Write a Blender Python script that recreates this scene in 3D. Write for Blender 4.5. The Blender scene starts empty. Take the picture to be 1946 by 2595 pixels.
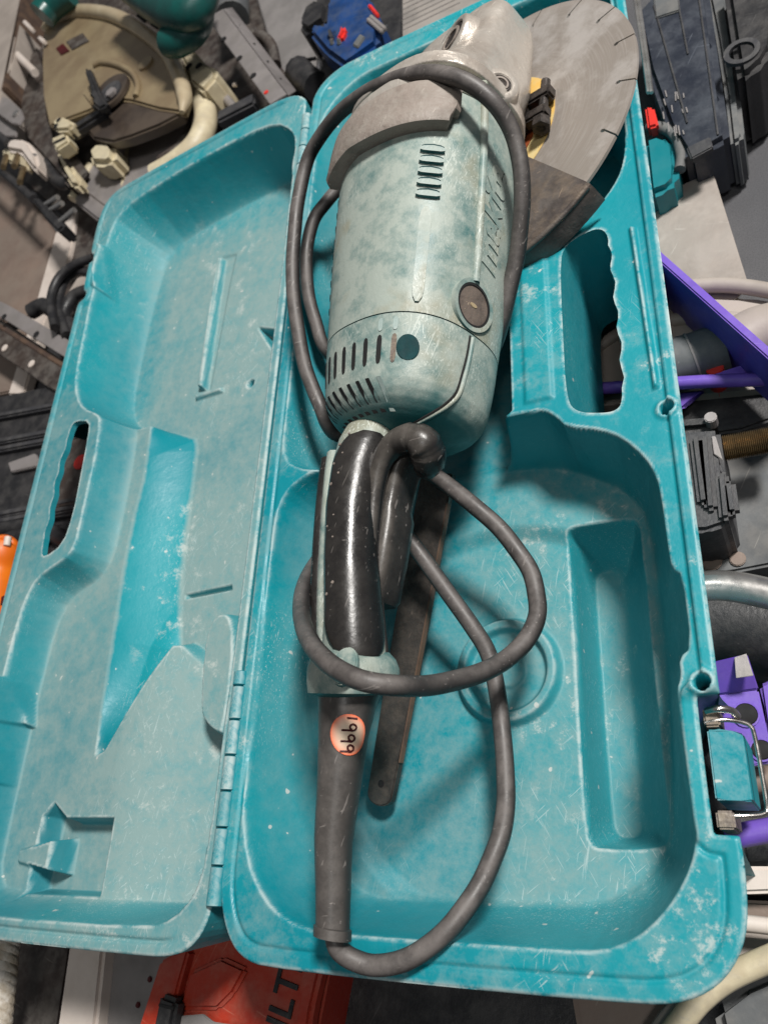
import bpy, bmesh, math, random
import numpy as np
from mathutils import Matrix, Vector
random.seed(4)
# ------------------------------------------------------------------ camera
IW, IH = 1946.0, 2595.0
PC = np.array([973.0, 1297.5])
VX = np.array([-3310.0, 2064.0]); VY = np.array([1174.0, -3039.0])     # vanishing points of the case's edges
FPX = float(np.sqrt(-np.dot(VX - PC, VY - PC)))
_d1 = -np.append(VX - PC, FPX); _d1 /= np.linalg.norm(_d1)
_d2 = np.append(VY - PC, FPX); _d2 /= np.linalg.norm(_d2)
_d3 = np.cross(_d1, _d2)
RWC = np.stack([_d1, _d2, _d3], 1)                                      # world -> camera (x right, y down, z ahead)
H = 0.15                                                                # height of the case's rim above the floor
CAM = np.array([0.308, 0.0324, H + 0.40])
S = bpy.context.scene
cd = bpy.data.cameras.new('camera'); co = bpy.data.objects.new('camera', cd); S.collection.objects.link(co)
m = np.eye(4); rw = RWC.T
m[:3, 0] = rw[:, 0]; m[:3, 1] = -rw[:, 1]; m[:3, 2] = -rw[:, 2]; m[:3, 3] = CAM
co.matrix_world = Matrix(m.tolist())
cd.sensor_fit = 'VERTICAL'; cd.sensor_height = 36.0; cd.lens = 36.0 * FPX / IH
cd.clip_start = 0.02; cd.clip_end = 50
cd.dof.use_dof = True; cd.dof.focus_distance = 0.46; cd.dof.aperture_fstop = 11.0
S.camera = co
# ------------------------------------------------------------------ light: a ceiling lamp over the shop and an added fill lamp
w = bpy.data.worlds.new('World'); S.world = w; w.use_nodes = True
bg = w.node_tree.nodes['Background']; bg.inputs[0].default_value = (0.95, 0.97, 1.0, 1); bg.inputs[1].default_value = 0.11
def area(name, loc, target, sx, sy, power, col):
    l = bpy.data.lights.new(name, 'AREA'); l.shape = 'RECTANGLE'; l.size = sx; l.size_y = sy; l.energy = power; l.color = col
    o = bpy.data.objects.new(name, l); S.collection.objects.link(o); o.location = loc
    o.rotation_euler = (Vector(target) - Vector(loc)).to_track_quat('-Z', 'Y').to_euler()
    return o
area('ceiling_lamp_right', (1.35, 1.10, 2.40), (0.1, 0.3, 0.1), 0.40, 0.40, 100, (1.0, 0.97, 0.93))
area('fill_lamp_front', (0.75, -0.55, 2.5), (0.1, 0.3, 0.1), 0.9, 0.25, 9, (1.0, 0.98, 0.95))  # weak fill light added from the front; no lamp known there
vs = S.view_settings; vs.view_transform = 'Standard'; vs.look = 'None'; vs.exposure = 0.0; vs.gamma = 1.0
S.render.engine = 'CYCLES'
S.cycles.max_bounces = 5; S.cycles.diffuse_bounces = 2; S.cycles.glossy_bounces = 3; S.cycles.transmission_bounces = 4; S.cycles.transparent_max_bounces = 6
S.cycles.caustics_reflective = False; S.cycles.caustics_refractive = False
# ------------------------------------------------------------------ projection helpers
def ray(px, py): return RWC.T @ np.array([px - PC[0], py - PC[1], FPX])
def P(px, py, z=H):
    d = ray(px, py); return CAM + (z - CAM[2]) / d[2] * d
def PP(L, z=H): return [P(x, y, z) for x, y in L]
TH = math.atan(0.0726); CT, ST = math.cos(TH), math.sin(TH)             # the lid hangs a little lower on its far side
LN = np.array([-ST, 0, CT])
def PL(px, py, d=0.0):
    r = ray(px, py); o = np.array([0, 0, H]) + d * LN
    X = CAM + np.dot(o - CAM, LN) / np.dot(r, LN) * r - np.array([0, 0, H])
    return np.array([X[0] * CT + X[2] * ST, X[1]])
def PLL(L, d=0.0): return np.array([PL(x, y, d) for x, y in L])
def lid_world(x, y, d): return np.stack([x * CT - d * ST, y, H + x * ST + d * CT], -1)
# grinder frame: spindle point, along the tool, to its right, up
GO = np.array([0.1702, .53, .1485]); GN = np.array([-.298, 0, .9545]); GN /= np.linalg.norm(GN)
GA = np.array([-.1347, -.990, -.0413]); GA -= GN * np.dot(GA, GN); GA /= np.linalg.norm(GA)
GS = np.cross(GA, GN); GS *= np.sign(GS[0])
def GW(u, v, w_): return GO + u * GA + v * GS + w_ * GN
# ------------------------------------------------------------------ materials
class NT:
    def __init__(s, name):
        s.m = bpy.data.materials.new(name); s.m.use_nodes = True; s.t = s.m.node_tree; s.n = s.t.nodes; s.l = s.t.links
        s.b = s.n['Principled BSDF']; s.tc = s.n.new('ShaderNodeTexCoord')
    def link(s, a, b): s.l.new(a, b)
    def val(s, sock, v):
        if isinstance(v, (int, float, tuple)): sock.default_value = v
        else: s.link(v, sock)
    def map(s, scale=(1, 1, 1), rot=(0, 0, 0)):
        n = s.n.new('ShaderNodeMapping'); s.link(s.tc.outputs['Object'], n.inputs[0]); n.inputs['Scale'].default_value = scale; n.inputs['Rotation'].default_value = rot
        return n.outputs[0]
    def noise(s, scale, detail=4, rough=.55, vec=None, dist=0):
        n = s.n.new('ShaderNodeTexNoise'); n.inputs['Scale'].default_value = scale; n.inputs['Detail'].default_value = detail; n.inputs['Roughness'].default_value = rough; n.inputs['Distortion'].default_value = dist
        s.link(vec if vec is not None else s.tc.outputs['Object'], n.inputs['Vector']); return n.outputs[0]
    def ramp(s, v, a, b, lo=0., hi=1.):
        n = s.n.new('ShaderNodeMapRange'); n.interpolation_type = 'SMOOTHSTEP'; s.link(v, n.inputs[0])
        for i, q in enumerate((a, b, lo, hi)): n.inputs[i + 1].default_value = q
        return n.outputs[0]
    def math(s, op, a, b=0.0, clamp=False):
        n = s.n.new('ShaderNodeMath'); n.operation = op; n.use_clamp = clamp; s.val(n.inputs[0], a); s.val(n.inputs[1], b); return n.outputs[0]
    def mix(s, f, a, b):
        n = s.n.new('ShaderNodeMix'); n.data_type = 'RGBA'; s.val(n.inputs[0], f)
        s.val(n.inputs[6], a if not isinstance(a, tuple) else (*a, 1)); s.val(n.inputs[7], b if not isinstance(b, tuple) else (*b, 1)); return n.outputs[2]
    def attr(s, name):
        n = s.n.new('ShaderNodeAttribute'); n.attribute_name = name; return n.outputs['Fac']
    def nz(s):
        g = s.n.new('ShaderNodeNewGeometry'); x = s.n.new('ShaderNodeSeparateXYZ'); s.link(g.outputs['Normal'], x.inputs[0]); return x.outputs[2]
    def nx(s):
        g = s.n.new('ShaderNodeNewGeometry'); x = s.n.new('ShaderNodeSeparateXYZ'); s.link(g.outputs['Normal'], x.inputs[0]); return x.outputs[0]
    def bump(s, h, strength, dist=.001):
        n = s.n.new('ShaderNodeBump'); n.inputs['Strength'].default_value = strength; n.inputs['Distance'].default_value = dist; s.link(h, n.inputs['Height']); s.link(n.outputs[0], s.b.inputs['Normal'])
    def scratches(s, specs):
        out = None
        for rot, across, along, thr in specs:
            v = s.map((1, 1, 1), (0, 0, rot)); n2 = s.n.new('ShaderNodeMapping'); s.link(v, n2.inputs[0]); n2.inputs['Scale'].default_value = (across, along, across); v = n2.outputs[0]; q = s.ramp(s.noise(1.0, 2, .5, v, .35), thr, thr + .05)
            out = q if out is None else s.math('MAXIMUM', out, q)
        return out
def pmat(name, c1, c2=None, scale=25, rough=.5, metal=0., bump=.15, bscale=120, lo=.4, hi=.62, coat=0., spec=.5, dust=0., dcol=(.30, .28, .25)):
    n = NT(name)
    c2 = c2 or tuple(x * .75 for x in c1)
    col = n.mix(n.ramp(n.noise(scale, 6, .6), lo, hi), c1, c2)
    rr = n.ramp(n.noise(scale * 1.7, 5, .6), .3, .7, max(rough - .1, .05), min(rough + .12, 1))
    if dust > 0:
        k = n.math('MULTIPLY', n.ramp(n.nz(), .2, .95), n.ramp(n.noise(scale * 2.3, 7, .68), .38, .68)); k = n.math('MULTIPLY', k, dust)
        col = n.mix(k, col, dcol)
        sc = n.scratches([(.5, 500, 26, .70), (1.9, 460, 22, .71)])
        col = n.mix(n.math('MULTIPLY', sc, dust), col, tuple(min(1, x * 1.5) for x in dcol))
    n.link(col, n.b.inputs['Base Color']); n.link(rr, n.b.inputs['Roughness'])
    n.b.inputs['Metallic'].default_value = metal; n.b.inputs['Specular IOR Level'].default_value = spec
    if coat: n.b.inputs['Coat Weight'].default_value = coat; n.b.inputs['Coat Roughness'].default_value = .15
    if bump: n.bump(n.noise(bscale, 5, .6), bump, .002)
    return n.m
def case_mat():
    n = NT('teal_case_plastic')
    big = n.noise(7, 4, .62); mid = n.noise(85, 8, .77); fine = n.noise(260, 2, .6)
    up = n.ramp(n.nz(), .22, .92)
    wv = n.math('ADD', n.math('MULTIPLY', n.math('SUBTRACT', big, .5), 1.35), n.math('MULTIPLY', n.math('SUBTRACT', mid, .5), 1.75))
    wv = n.math('ADD', wv, n.attr('dusty'))
    dust = n.math('MULTIPLY', n.math('ADD', n.math('MULTIPLY', up, .82), .18), wv, True)
    hue = n.mix(n.ramp(n.noise(5, 3, .5), .35, .65), (.003, .225, .280), (.010, .300, .350))
    col = n.mix(n.math('MULTIPLY', dust, .86), hue, (.270, .365, .350))
    # rubbed-in chalky patches and thin scratches
    chalk = n.math('MULTIPLY', n.ramp(n.noise(42, 8, .80), .555, .66), n.ramp(n.noise(6, 2, .5), .45, .62))
    chalk = n.math('MULTIPLY', n.math('MULTIPLY', chalk, up), .72)
    col = n.mix(chalk, col, (.52, .57, .54))
    sc = n.scratches([(.2, 1100, 48, .655), (.9, 1000, 60, .66), (-.5, 1150, 52, .66)])
    sc = n.math('MULTIPLY', sc, n.ramp(n.noise(9, 2, .6), .46, .68))
    col = n.mix(n.math('MULTIPLY', sc, .55), col, (.52, .62, .61))
    e = n.math('MULTIPLY', n.math('MULTIPLY', n.attr('wear'), n.ramp(n.nz(), .25, .75)), n.ramp(mid, .36, .58), True)
    col = n.mix(e, col, (.60, .66, .64))
    spk = n.ramp(n.noise(170, 1, .5), .765, .80)
    col = n.mix(n.math('MULTIPLY', spk, .7), col, (.62, .62, .58))
    n.link(col, n.b.inputs['Base Color'])
    n.link(n.math('ADD', n.math('MULTIPLY', dust, .30), n.ramp(mid, .3, .7, .36, .52)), n.b.inputs['Roughness'])
    n.b.inputs['Specular IOR Level'].default_value = .42
    n.bump(n.noise(120, 3, .7), .25, .0012)
    return n.m
def housing_mat():
    n = NT('worn_green_housing')
    up = n.math('MAXIMUM', n.ramp(n.nz(), .22, .80), n.ramp(n.nx(), .35, .85, 0., .9))  # pale wear by facing; also paints the shaded rear end darker
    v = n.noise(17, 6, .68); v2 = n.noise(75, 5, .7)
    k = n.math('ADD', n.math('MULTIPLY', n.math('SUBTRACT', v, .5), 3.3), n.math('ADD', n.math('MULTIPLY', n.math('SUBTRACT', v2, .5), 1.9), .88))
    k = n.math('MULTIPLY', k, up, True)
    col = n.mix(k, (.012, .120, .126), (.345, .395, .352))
    st = n.math('MULTIPLY', n.ramp(n.noise(14, 4, .7), .50, .66), n.math('MULTIPLY', up, .75))
    col = n.mix(st, col, (.29, .275, .195))
    sc = n.scratches([(.4, 1100, 30, .625), (-.45, 1050, 28, .625), (1.2, 1000, 32, .64), (.0, 1150, 24, .63)])
    sc = n.math('MULTIPLY', sc, n.math('MULTIPLY', up, n.ramp(n.noise(11, 3, .6), .42, .66, .05, .75)))
    col = n.mix(sc, col, (.66, .70, .64))
    n.link(col, n.b.inputs['Base Color'])
    n.link(n.ramp(v2, .3, .7, .40, .62), n.b.inputs['Roughness'])
    n.bump(n.noise(180, 4, .7), .25, .0012)
    return n.m
def disc_mat():
    n = NT('brushed_steel_blade')
    # fine turning marks around the centre (object origin sits on the spindle)
    sp = n.n.new('ShaderNodeSeparateXYZ'); n.link(n.tc.outputs['Object'], sp.inputs[0])
    r = n.math('SQRT', n.math('ADD', n.math('MULTIPLY', sp.outputs[0], sp.outputs[0]), n.math('MULTIPLY', sp.outputs[1], sp.outputs[1])))
    cb = n.n.new('ShaderNodeCombineXYZ'); n.link(n.math('MULTIPLY', r, 900.), cb.inputs[0]); n.link(n.math('MULTIPLY', n.math('ARCTAN2', sp.outputs[1], sp.outputs[0]), 2.2), cb.inputs[1])
    ring = n.noise(1.0, 3, .6, cb.outputs[0])
    blot = n.noise(20, 8, .65)
    col = n.mix(n.ramp(blot, .40, .60), (.56, .52, .485), (.34, .30, .265))
    col = n.mix(n.math('MULTIPLY', n.ramp(ring, .45, .7), .35), col, (.52, .48, .45))
    edge = n.ramp(r, .104, .1165)
    col = n.mix(n.math('MULTIPLY', edge, .7), col, (.40, .345, .30))
    n.link(col, n.b.inputs['Base Color']); n.b.inputs['Metallic'].default_value = .35
    n.link(n.ramp(blot, .3, .7, .38, .58), n.b.inputs['Roughness'])
    n.bump(ring, .08, .001)
    return n.m
def rubber_mat(name, c, dustc=(.20, .175, .155), amt=.8, rough=.5):
    n = NT(name); v = n.noise(60, 8, .7); up = n.ramp(n.nz(), .0, .9)
    k = n.math('MULTIPLY', n.math('MULTIPLY', up, amt), n.ramp(v, .30, .70, .35, 1.0))
    col = n.mix(k, c, dustc)
    sc = n.scratches([(.4, 500, 50, .68), (1.5, 500, 50, .69)])
    col = n.mix(n.math('MULTIPLY', sc, .35 * amt + .1), col, (.32, .29, .27))
    n.link(col, n.b.inputs['Base Color']); n.link(n.ramp(v, .3, .7, rough - .08, rough + .1), n.b.inputs['Roughness'])
    n.bump(n.noise(420, 3, .6), .12, .001); return n.m
M = {}
M['case'] = case_mat(); M['housing'] = housing_mat(); M['disc'] = disc_mat()
M['cord'] = rubber_mat('dusty_black_cord', (.022, .020, .020), (.165, .147, .138), .9, .50)
M['boot'] = rubber_mat('dusty_black_boot', (.030, .028, .027), (.125, .112, .103), .95, .42)
M['grip'] = rubber_mat('glossy_black_grip', (.007, .007, .008), (.06, .054, .048), .5, .30)
M['trigger'] = rubber_mat('black_trigger', (.010, .010, .011), (.13, .115, .10), .75, .36)
M['band'] = pmat('brown_grey_rubber', (.27, .225, .195), (.20, .165, .14), 40, .62, 0, .4, 260, dust=.5, dcol=(.36, .33, .29))
M['gear'] = pmat('cast_alloy', (.62, .57, .51), (.46, .40, .345), 26, .36, .45, .35, 180, dust=.7, dcol=(.62, .565, .50))
M['guardmetal'] = pmat('burnt_steel_guard', (.145, .125, .115), (.085, .07, .065), 35, .55, .35, .4, 160, dust=.6, dcol=(.28, .215, .16))
M['steel'] = pmat('dull_steel_bar', (.085, .078, .072), (.055, .05, .046), 45, .45, .55, .35, 300, dust=.7, dcol=(.15, .125, .105))
M['chrome'] = pmat('bright_wire', (.62, .60, .57), (.45, .42, .39), 60, .22, 1.0, .05)
M['rust'] = pmat('rusty_edge', (.12, .075, .05), (.07, .045, .035), 60, .7)
M['yellow'] = pmat('yellow_paper_ring', (.80, .50, .13), (.72, .58, .28), 50, .6, 0, .1)
M['orange_ring'] = pmat('orange_flange', (.55, .115, .02), (.30, .07, .02), 60, .5)
M['blackmetal'] = pmat('black_oily_metal', (.028, .025, .024), (.06, .05, .045), 90, .4, .5, .4, 300, dust=.6, dcol=(.13, .11, .10))
M['brushcap'] = pmat('brush_cap', (.16, .125, .105), (.10, .078, .068), 80, .5, 0, .3, 300, dust=.6, dcol=(.36, .29, .20))
M['dark'] = pmat('gap_shade_black', (.008, .008, .009), (.012, .011, .011), 30, .8, 0, 0)  # black stands in for the shade inside holes, vents, slots and seams
M['ink'] = pmat('black_ink', (.075, .006, .008), None, 30, .5, 0, 0)
n_ = NT('fluorescent_sticker'); n_.link(n_.mix(n_.math('ADD', n_.attr('rad'), n_.math('MULTIPLY', n_.math('SUBTRACT', n_.noise(160, 3, .6), .5), .35), True), (1.0, .78, .58), (1.0, .20, .085)), n_.b.inputs['Base Color']); n_.b.inputs['Roughness'].default_value = .45
M['sticker'] = n_.m
# ------------------------------------------------------------------ object helpers
def add(name, V, F, mat, parent=None, smooth=True, sharp=None, origin=None, attrs=None):
    V = np.asarray(V, float)
    o_ = np.array([(V[:, 0].min() + V[:, 0].max()) / 2, (V[:, 1].min() + V[:, 1].max()) / 2, V[:, 2].min()]) if origin is None else np.asarray(origin, float)
    me = bpy.data.meshes.new(name); me.from_pydata((V - o_).tolist(), [], [tuple(int(i) for i in f) for f in F]); me.update()
    if attrs:
        for k, v in attrs.items():
            a = me.attributes.new(k, 'FLOAT', 'POINT'); a.data.foreach_set('value', np.asarray(v, np.float32))
    if smooth:
        me.polygons.foreach_set('use_smooth', [True] * len(me.polygons))
        if sharp: me.set_sharp_from_angle(angle=math.radians(sharp))
    me.materials.append(mat)
    o = bpy.data.objects.new(name, me); S.collection.objects.link(o)
    o.location = o_.tolist()
    if parent: o.parent = parent; o.location = (Vector(o_.tolist()) - wloc(parent)).to_tuple()
    return o
def wloc(o):
    v = Vector((0, 0, 0))
    while o: v += o.location; o = o.parent
    return v
def empty(name, loc, label, cat, group=None):
    o = bpy.data.objects.new(name, None); S.collection.objects.link(o); o.location = tuple(float(x) for x in loc); o.empty_display_size = .03
    tag(o, label, cat, group); return o
def tag(o, label, cat, group=None):
    o['label'] = label; o['category'] = cat
    if group: o['group'] = group
    return o
def spline(pts, k=8):
    p = np.asarray(pts, float); q = np.vstack([2 * p[0] - p[1], p, 2 * p[-1] - p[-2]]); out = []
    for i in range(1, len(q) - 2):
        for t in np.arange(k) / k:
            out.append(.5 * (2 * q[i] + (q[i + 1] - q[i - 1]) * t + (2 * q[i - 1] - 5 * q[i] + 4 * q[i + 1] - q[i + 2]) * t * t + (3 * q[i] - q[i - 1] - 3 * q[i + 1] + q[i + 2]) * t ** 3))
    out.append(p[-1]); return np.array(out)
def tube_vf(path, r, seg=12, cap=True):
    p = np.asarray(path, float); n = len(p); r = np.full(n, r) if np.isscalar(r) else np.interp(np.linspace(0, 1, n), np.linspace(0, 1, len(r)), r)
    T = np.gradient(p, axis=0); T /= np.linalg.norm(T, axis=1)[:, None] + 1e-12
    up = np.array([0, 0, 1.]) if abs(T[0][2]) < .9 else np.array([1., 0, 0]); N = np.cross(T[0], up); N /= np.linalg.norm(N)
    V = []; F = []
    for i in range(n):
        N = N - T[i] * np.dot(N, T[i]); N /= np.linalg.norm(N); B = np.cross(T[i], N)
        for j in range(seg):
            a = 2 * math.pi * j / seg; V.append(p[i] + r[i] * (math.cos(a) * N + math.sin(a) * B))
    for i in range(n - 1):
        for j in range(seg):
            F.append((i * seg + j, i * seg + (j + 1) % seg, (i + 1) * seg + (j + 1) % seg, (i + 1) * seg + j))
    if cap: F.append(tuple(range(seg - 1, -1, -1))); F.append(tuple((n - 1) * seg + j for j in range(seg)))
    return V, F
def tube(name, pts, r, mat, parent=None, seg=12, k=8, sm=True):
    path = spline(pts, k) if sm else np.asarray(pts, float)
    V, F = tube_vf(path, r, seg); return add(name, V, F, mat, parent, True, 50)
def loft_vf(rings, cap=True):
    V = []; F = []; s = len(rings[0])
    for r in rings: V += list(r)
    for i in range(len(rings) - 1):
        for j in range(s): F.append((i * s + j, i * s + (j + 1) % s, (i + 1) * s + (j + 1) % s, (i + 1) * s + j))
    if cap: F.append(tuple(range(s - 1, -1, -1))); F.append(tuple((len(rings) - 1) * s + j for j in range(s)))
    return V, F
def fixn(o):
    bm = bmesh.new(); bm.from_mesh(o.data); bmesh.ops.recalc_face_normals(bm, faces=bm.faces); bm.to_mesh(o.data); bm.free(); return o
def prism(name, top, thick, mat, parent=None, bevel=.0015, seg=2, axis=(0, 0, -1), taper=0., sharp=35):
    """closed outline (3-D points) pushed along axis by thick, edges rounded"""
    top = np.asarray(top, float); ax = np.asarray(axis, float); c = top.mean(0)
    bot = top + ax * thick + (top - c) * taper
    bm = bmesh.new(); a = [bm.verts.new(p) for p in top]; b = [bm.verts.new(p) for p in bot]
    bm.faces.new(a); bm.faces.new(b[::-1]); k = len(a)
    for i in range(k): bm.faces.new((a[i], b[i], b[(i + 1) % k], a[(i + 1) % k]))
    bmesh.ops.recalc_face_normals(bm, faces=bm.faces)
    if bevel: bmesh.ops.bevel(bm, geom=[e for e in bm.edges], offset=bevel, segments=seg, affect='EDGES', clamp_overlap=True)
    bm.verts.index_update(); V = [tuple(v.co) for v in bm.verts]; F = [tuple(v.index for v in f.verts) for f in bm.faces]; bm.free()
    return add(name, V, F, mat, parent, True, sharp)
def slab(name, px, z, thick, mat, parent=None, bevel=.002, **k): return prism(name, PP(px, z), thick, mat, parent, bevel, **k)
def boxbar(name, a, b, wd, ht, mat, parent=None, bevel=.0015, up=(0, 0, 1)):
    a = np.asarray(a, float); b = np.asarray(b, float); t = (b - a) / np.linalg.norm(b - a); s = np.cross(t, up); s /= np.linalg.norm(s); u = np.cross(s, t)
    return prism(name, [a + s * wd / 2, b + s * wd / 2, b - s * wd / 2, a - s * wd / 2], ht, mat, parent, bevel, axis=-u)
def disc_obj(name, c, nrm, r, thick, mat, parent=None, seg=28, bevel=.0006, r2=None):
    nrm = np.asarray(nrm, float); nrm = nrm / np.linalg.norm(nrm); h = np.array([1., 0, 0]) if abs(nrm[0]) < .8 else np.array([0, 1., 0])
    a = np.cross(nrm, h); a /= np.linalg.norm(a); b = np.cross(nrm, a)
    r2 = r2 or r
    top = [np.asarray(c) + r * math.cos(t) * a + r2 * math.sin(t) * b for t in np.linspace(0, 2 * math.pi, seg, endpoint=False)]
    return prism(name, top, thick, mat, parent, bevel, 2, axis=-nrm)
def ring_obj(name, c, nrm, ro, ri, thick, mat, parent=None, seg=48):
    nrm = np.asarray(nrm, float); nrm = nrm / np.linalg.norm(nrm); h = np.array([1., 0, 0]) if abs(nrm[0]) < .8 else np.array([0, 1., 0])
    a = np.cross(nrm, h); a /= np.linalg.norm(a); b = np.cross(nrm, a); V = []; F = []
    for r, d in ((ri, 0), (ro, 0), (ro, -thick), (ri, -thick)):
        for t in np.linspace(0, 2 * math.pi, seg, endpoint=False): V.append(np.asarray(c) + r * (math.cos(t) * a + math.sin(t) * b) + d * nrm)
    for q in range(4):
        for j in range(seg): F.append((q * seg + j, q * seg + (j + 1) % seg, ((q + 1) % 4) * seg + (j + 1) % seg, ((q + 1) % 4) * seg + j))
    return fixn(add(name, V, F, mat, parent, True, 35))
def text_vf(body, size, extrude=0.0, shear=0.0, offset=0.0):
    c = bpy.data.curves.new('t', 'FONT'); c.body = body; c.size = size; c.extrude = extrude; c.shear = shear; c.offset = offset; c.align_x = 'CENTER'; c.align_y = 'CENTER'; c.resolution_u = 6
    o = bpy.data.objects.new('t', c); S.collection.objects.link(o); dg = bpy.context.evaluated_depsgraph_get(); me = bpy.data.meshes.new_from_object(o.evaluated_get(dg))
    bm = bmesh.new(); bm.from_mesh(me); bmesh.ops.triangulate(bm, faces=bm.faces); bmesh.ops.subdivide_edges(bm, edges=[e for e in bm.edges if e.calc_length() > size * .12], cuts=2); bm.to_mesh(me); bm.free()
    V = np.array([v.co[:] for v in me.vertices]); F = [tuple(p.vertices) for p in me.polygons]
    bpy.data.objects.remove(o); bpy.data.meshes.remove(me); bpy.data.curves.remove(c); return V, F
# ------------------------------------------------------------------ moulded sheets (height over a plan, with holes and outer walls)
def chaikin(p, it=1):
    p = np.asarray(p, float)[:, :2]
    for _ in range(it):
        q = np.roll(p, -1, 0); a = .75 * p + .25 * q; b = .25 * p + .75 * q; p = np.stack([a, b], 1).reshape(-1, 2)
    return p
def sdf(X, Y, poly, pad=.03):
    """signed distance to a closed polygon, negative inside (far points just get a large value)"""
    poly = np.asarray(poly)[:, :2]; out = np.full(X.shape, pad)
    mn = poly.min(0) - pad; mx = poly.max(0) + pad
    msk = (X > mn[0]) & (X < mx[0]) & (Y > mn[1]) & (Y < mx[1]); x = X[msk]; y = Y[msk]
    d = np.full(x.shape, 1e9); ins = np.zeros(x.shape, bool); k = len(poly)
    for i in range(k):
        ax, ay = poly[i]; bx, by = poly[(i + 1) % k]; ex, ey = bx - ax, by - ay; L = ex * ex + ey * ey + 1e-18
        t = np.clip(((x - ax) * ex + (y - ay) * ey) / L, 0, 1); d = np.minimum(d, (x - ax - t * ex) ** 2 + (y - ay - t * ey) ** 2)
        c = ((ay > y) != (by > y))
        if c.any():
            xi = ex * (y - ay) / (ey if abs(ey) > 1e-15 else 1e-15) + ax; ins ^= c & (x < xi)
    d = np.sqrt(d); out[msk] = np.where(ins, -d, d); return out
def prof(t, s=.55): return (1 - s) * t + s * t * t * (3 - 2 * t)
def edge_prof(t):
    t = np.where(t < .07, t * t / .14, t - .035) / .965
    return 1 - (1 - t) ** 1.5                    # crisp at the rim, filleted at the foot
def well(h, X, Y, outer, depth, wdt=None, inner=None, s=.55):
    d1 = np.maximum(-sdf(X, Y, outer), 0)
    if inner is not None:
        d2 = np.maximum(sdf(X, Y, inner, .2), 0); t = d1 / (d1 + d2 + 1e-9)
    else: t = np.clip(d1 / wdt, 0, 1)
    t = edge_prof(t); return h * (1 - t) + (-depth) * t
def bump_up(h, X, Y, poly, dz, wdt=.0025):
    return h + dz * prof(np.clip(-sdf(X, Y, poly) / wdt, 0, 1), .8)
def sheet(name, x0, x1, y0, y1, st, outline, holes, hfun, to_world, skirt, hskirt, mat, parent, dusty, draft=.13):
    xs = np.arange(x0 - st, x1 + 2 * st, st); ys = np.arange(y0 - st, y1 + 2 * st, st); X, Y = np.meshgrid(xs, ys, indexing='ij')
    def full(X, Y):
        s_ = sdf(X, Y, outline, .6)
        for hp in holes: s_ = np.maximum(s_, -sdf(X, Y, hp, .05))
        return s_
    s_ = full(X, Y)
    e = st * .25
    band = (s_ > 0) & (s_ < 2.2 * st)
    for _ in range(2):                                   # pull the border vertices onto the true outline
        b = np.where(band)
        if len(b[0]) == 0: break
        xb, yb = X[b], Y[b]; sb = full(xb, yb); gx = (full(xb + e, yb) - full(xb - e, yb)) / (2 * e); gy = (full(xb, yb + e) - full(xb, yb - e)) / (2 * e)
        g = np.maximum(gx * gx + gy * gy, .2); X[b] = xb - sb * gx / g; Y[b] = yb - sb * gy / g
    ins = s_ <= 0
    cell = ins[:-1, :-1] | ins[1:, :-1] | ins[:-1, 1:] | ins[1:, 1:]
    bad = s_ >= 2.2 * st
    cell &= ~(bad[:-1, :-1] | bad[1:, :-1] | bad[:-1, 1:] | bad[1:, 1:])
    h = hfun(X, Y)
    lap = np.zeros_like(h); k = 1
    lap[k:-k, k:-k] = (4 * h[k:-k, k:-k] - h[2 * k:, k:-k] - h[:-2 * k, k:-k] - h[k:-k, 2 * k:] - h[k:-k, :-2 * k])
    
    for _ in range(2):
        l2 = lap.copy(); l2[1:-1, 1:-1] = (lap[1:-1, 1:-1] * 2 + lap[2:, 1:-1] + lap[:-2, 1:-1] + lap[1:-1, 2:] + lap[1:-1, :-2] + .5 * (lap[2:, 2:] + lap[:-2, :-2] + lap[2:, :-2] + lap[:-2, 2:])) / 8; lap = l2
    wear = np.clip((lap / (k * st) - .38) * .8, 0, .48)
    dout = -full(X, Y); wear = np.maximum(wear, np.clip(1 - dout / .0022, 0, 1) * .8)
    nx, ny = X.shape; idx = np.arange(nx * ny).reshape(nx, ny)
    c = np.where(cell); q = np.stack([idx[c], idx[c[0] + 1, c[1]], idx[c[0] + 1, c[1] + 1], idx[c[0], c[1] + 1]], 1)
    used = np.unique(q); rem = -np.ones(nx * ny, int); rem[used] = np.arange(len(used)); q = rem[q]
    x = X.ravel()[used]; y = Y.ravel()[used]; hh = h.ravel()[used]
    ed = np.concatenate([q[:, [0, 1]], q[:, [1, 2]], q[:, [2, 3]], q[:, [3, 0]]]); key = np.sort(ed, 1); kk = key[:, 0] * 10 ** 7 + key[:, 1]
    u, inv, cnt = np.unique(kk, return_inverse=True, return_counts=True); be = ed[cnt[inv] == 1]
    bv = np.unique(be); nb = len(bv); mp = {int(v): i for i, v in enumerate(bv)}
    V = to_world(x, y, hh); n0 = len(V)
    # walls: rim copy, rounded shoulder, foot
    so = sdf(x[bv], y[bv], outline, .6); isout = np.abs(so) < st * 1.2
    gx = np.zeros(nb); gy = np.zeros(nb); ee = .001
    gx = full(x[bv] + ee, y[bv]) - full(x[bv] - ee, y[bv]); gy = full(x[bv], y[bv] + ee) - full(x[bv], y[bv] - ee); gl = np.sqrt(gx * gx + gy * gy) + 1e-9; gx /= gl; gy /= gl
    sk = np.where(isout, skirt(x[bv], y[bv]) if callable(skirt) else skirt, hskirt)
    rows = []
    for fr in (0.0, .33, .66, 1.0):
        off = -sk * fr * np.where(isout, draft, -.05)
        rows.append(to_world(x[bv] + gx * off, y[bv] + gy * off, hh[bv] * (1 - fr) + (-sk) * fr))
    V = np.vstack([V] + rows); F = [tuple(f) for f in q]
    b0 = np.array([mp[int(i)] for i in be[:, 0]]); b1 = np.array([mp[int(i)] for i in be[:, 1]])
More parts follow.
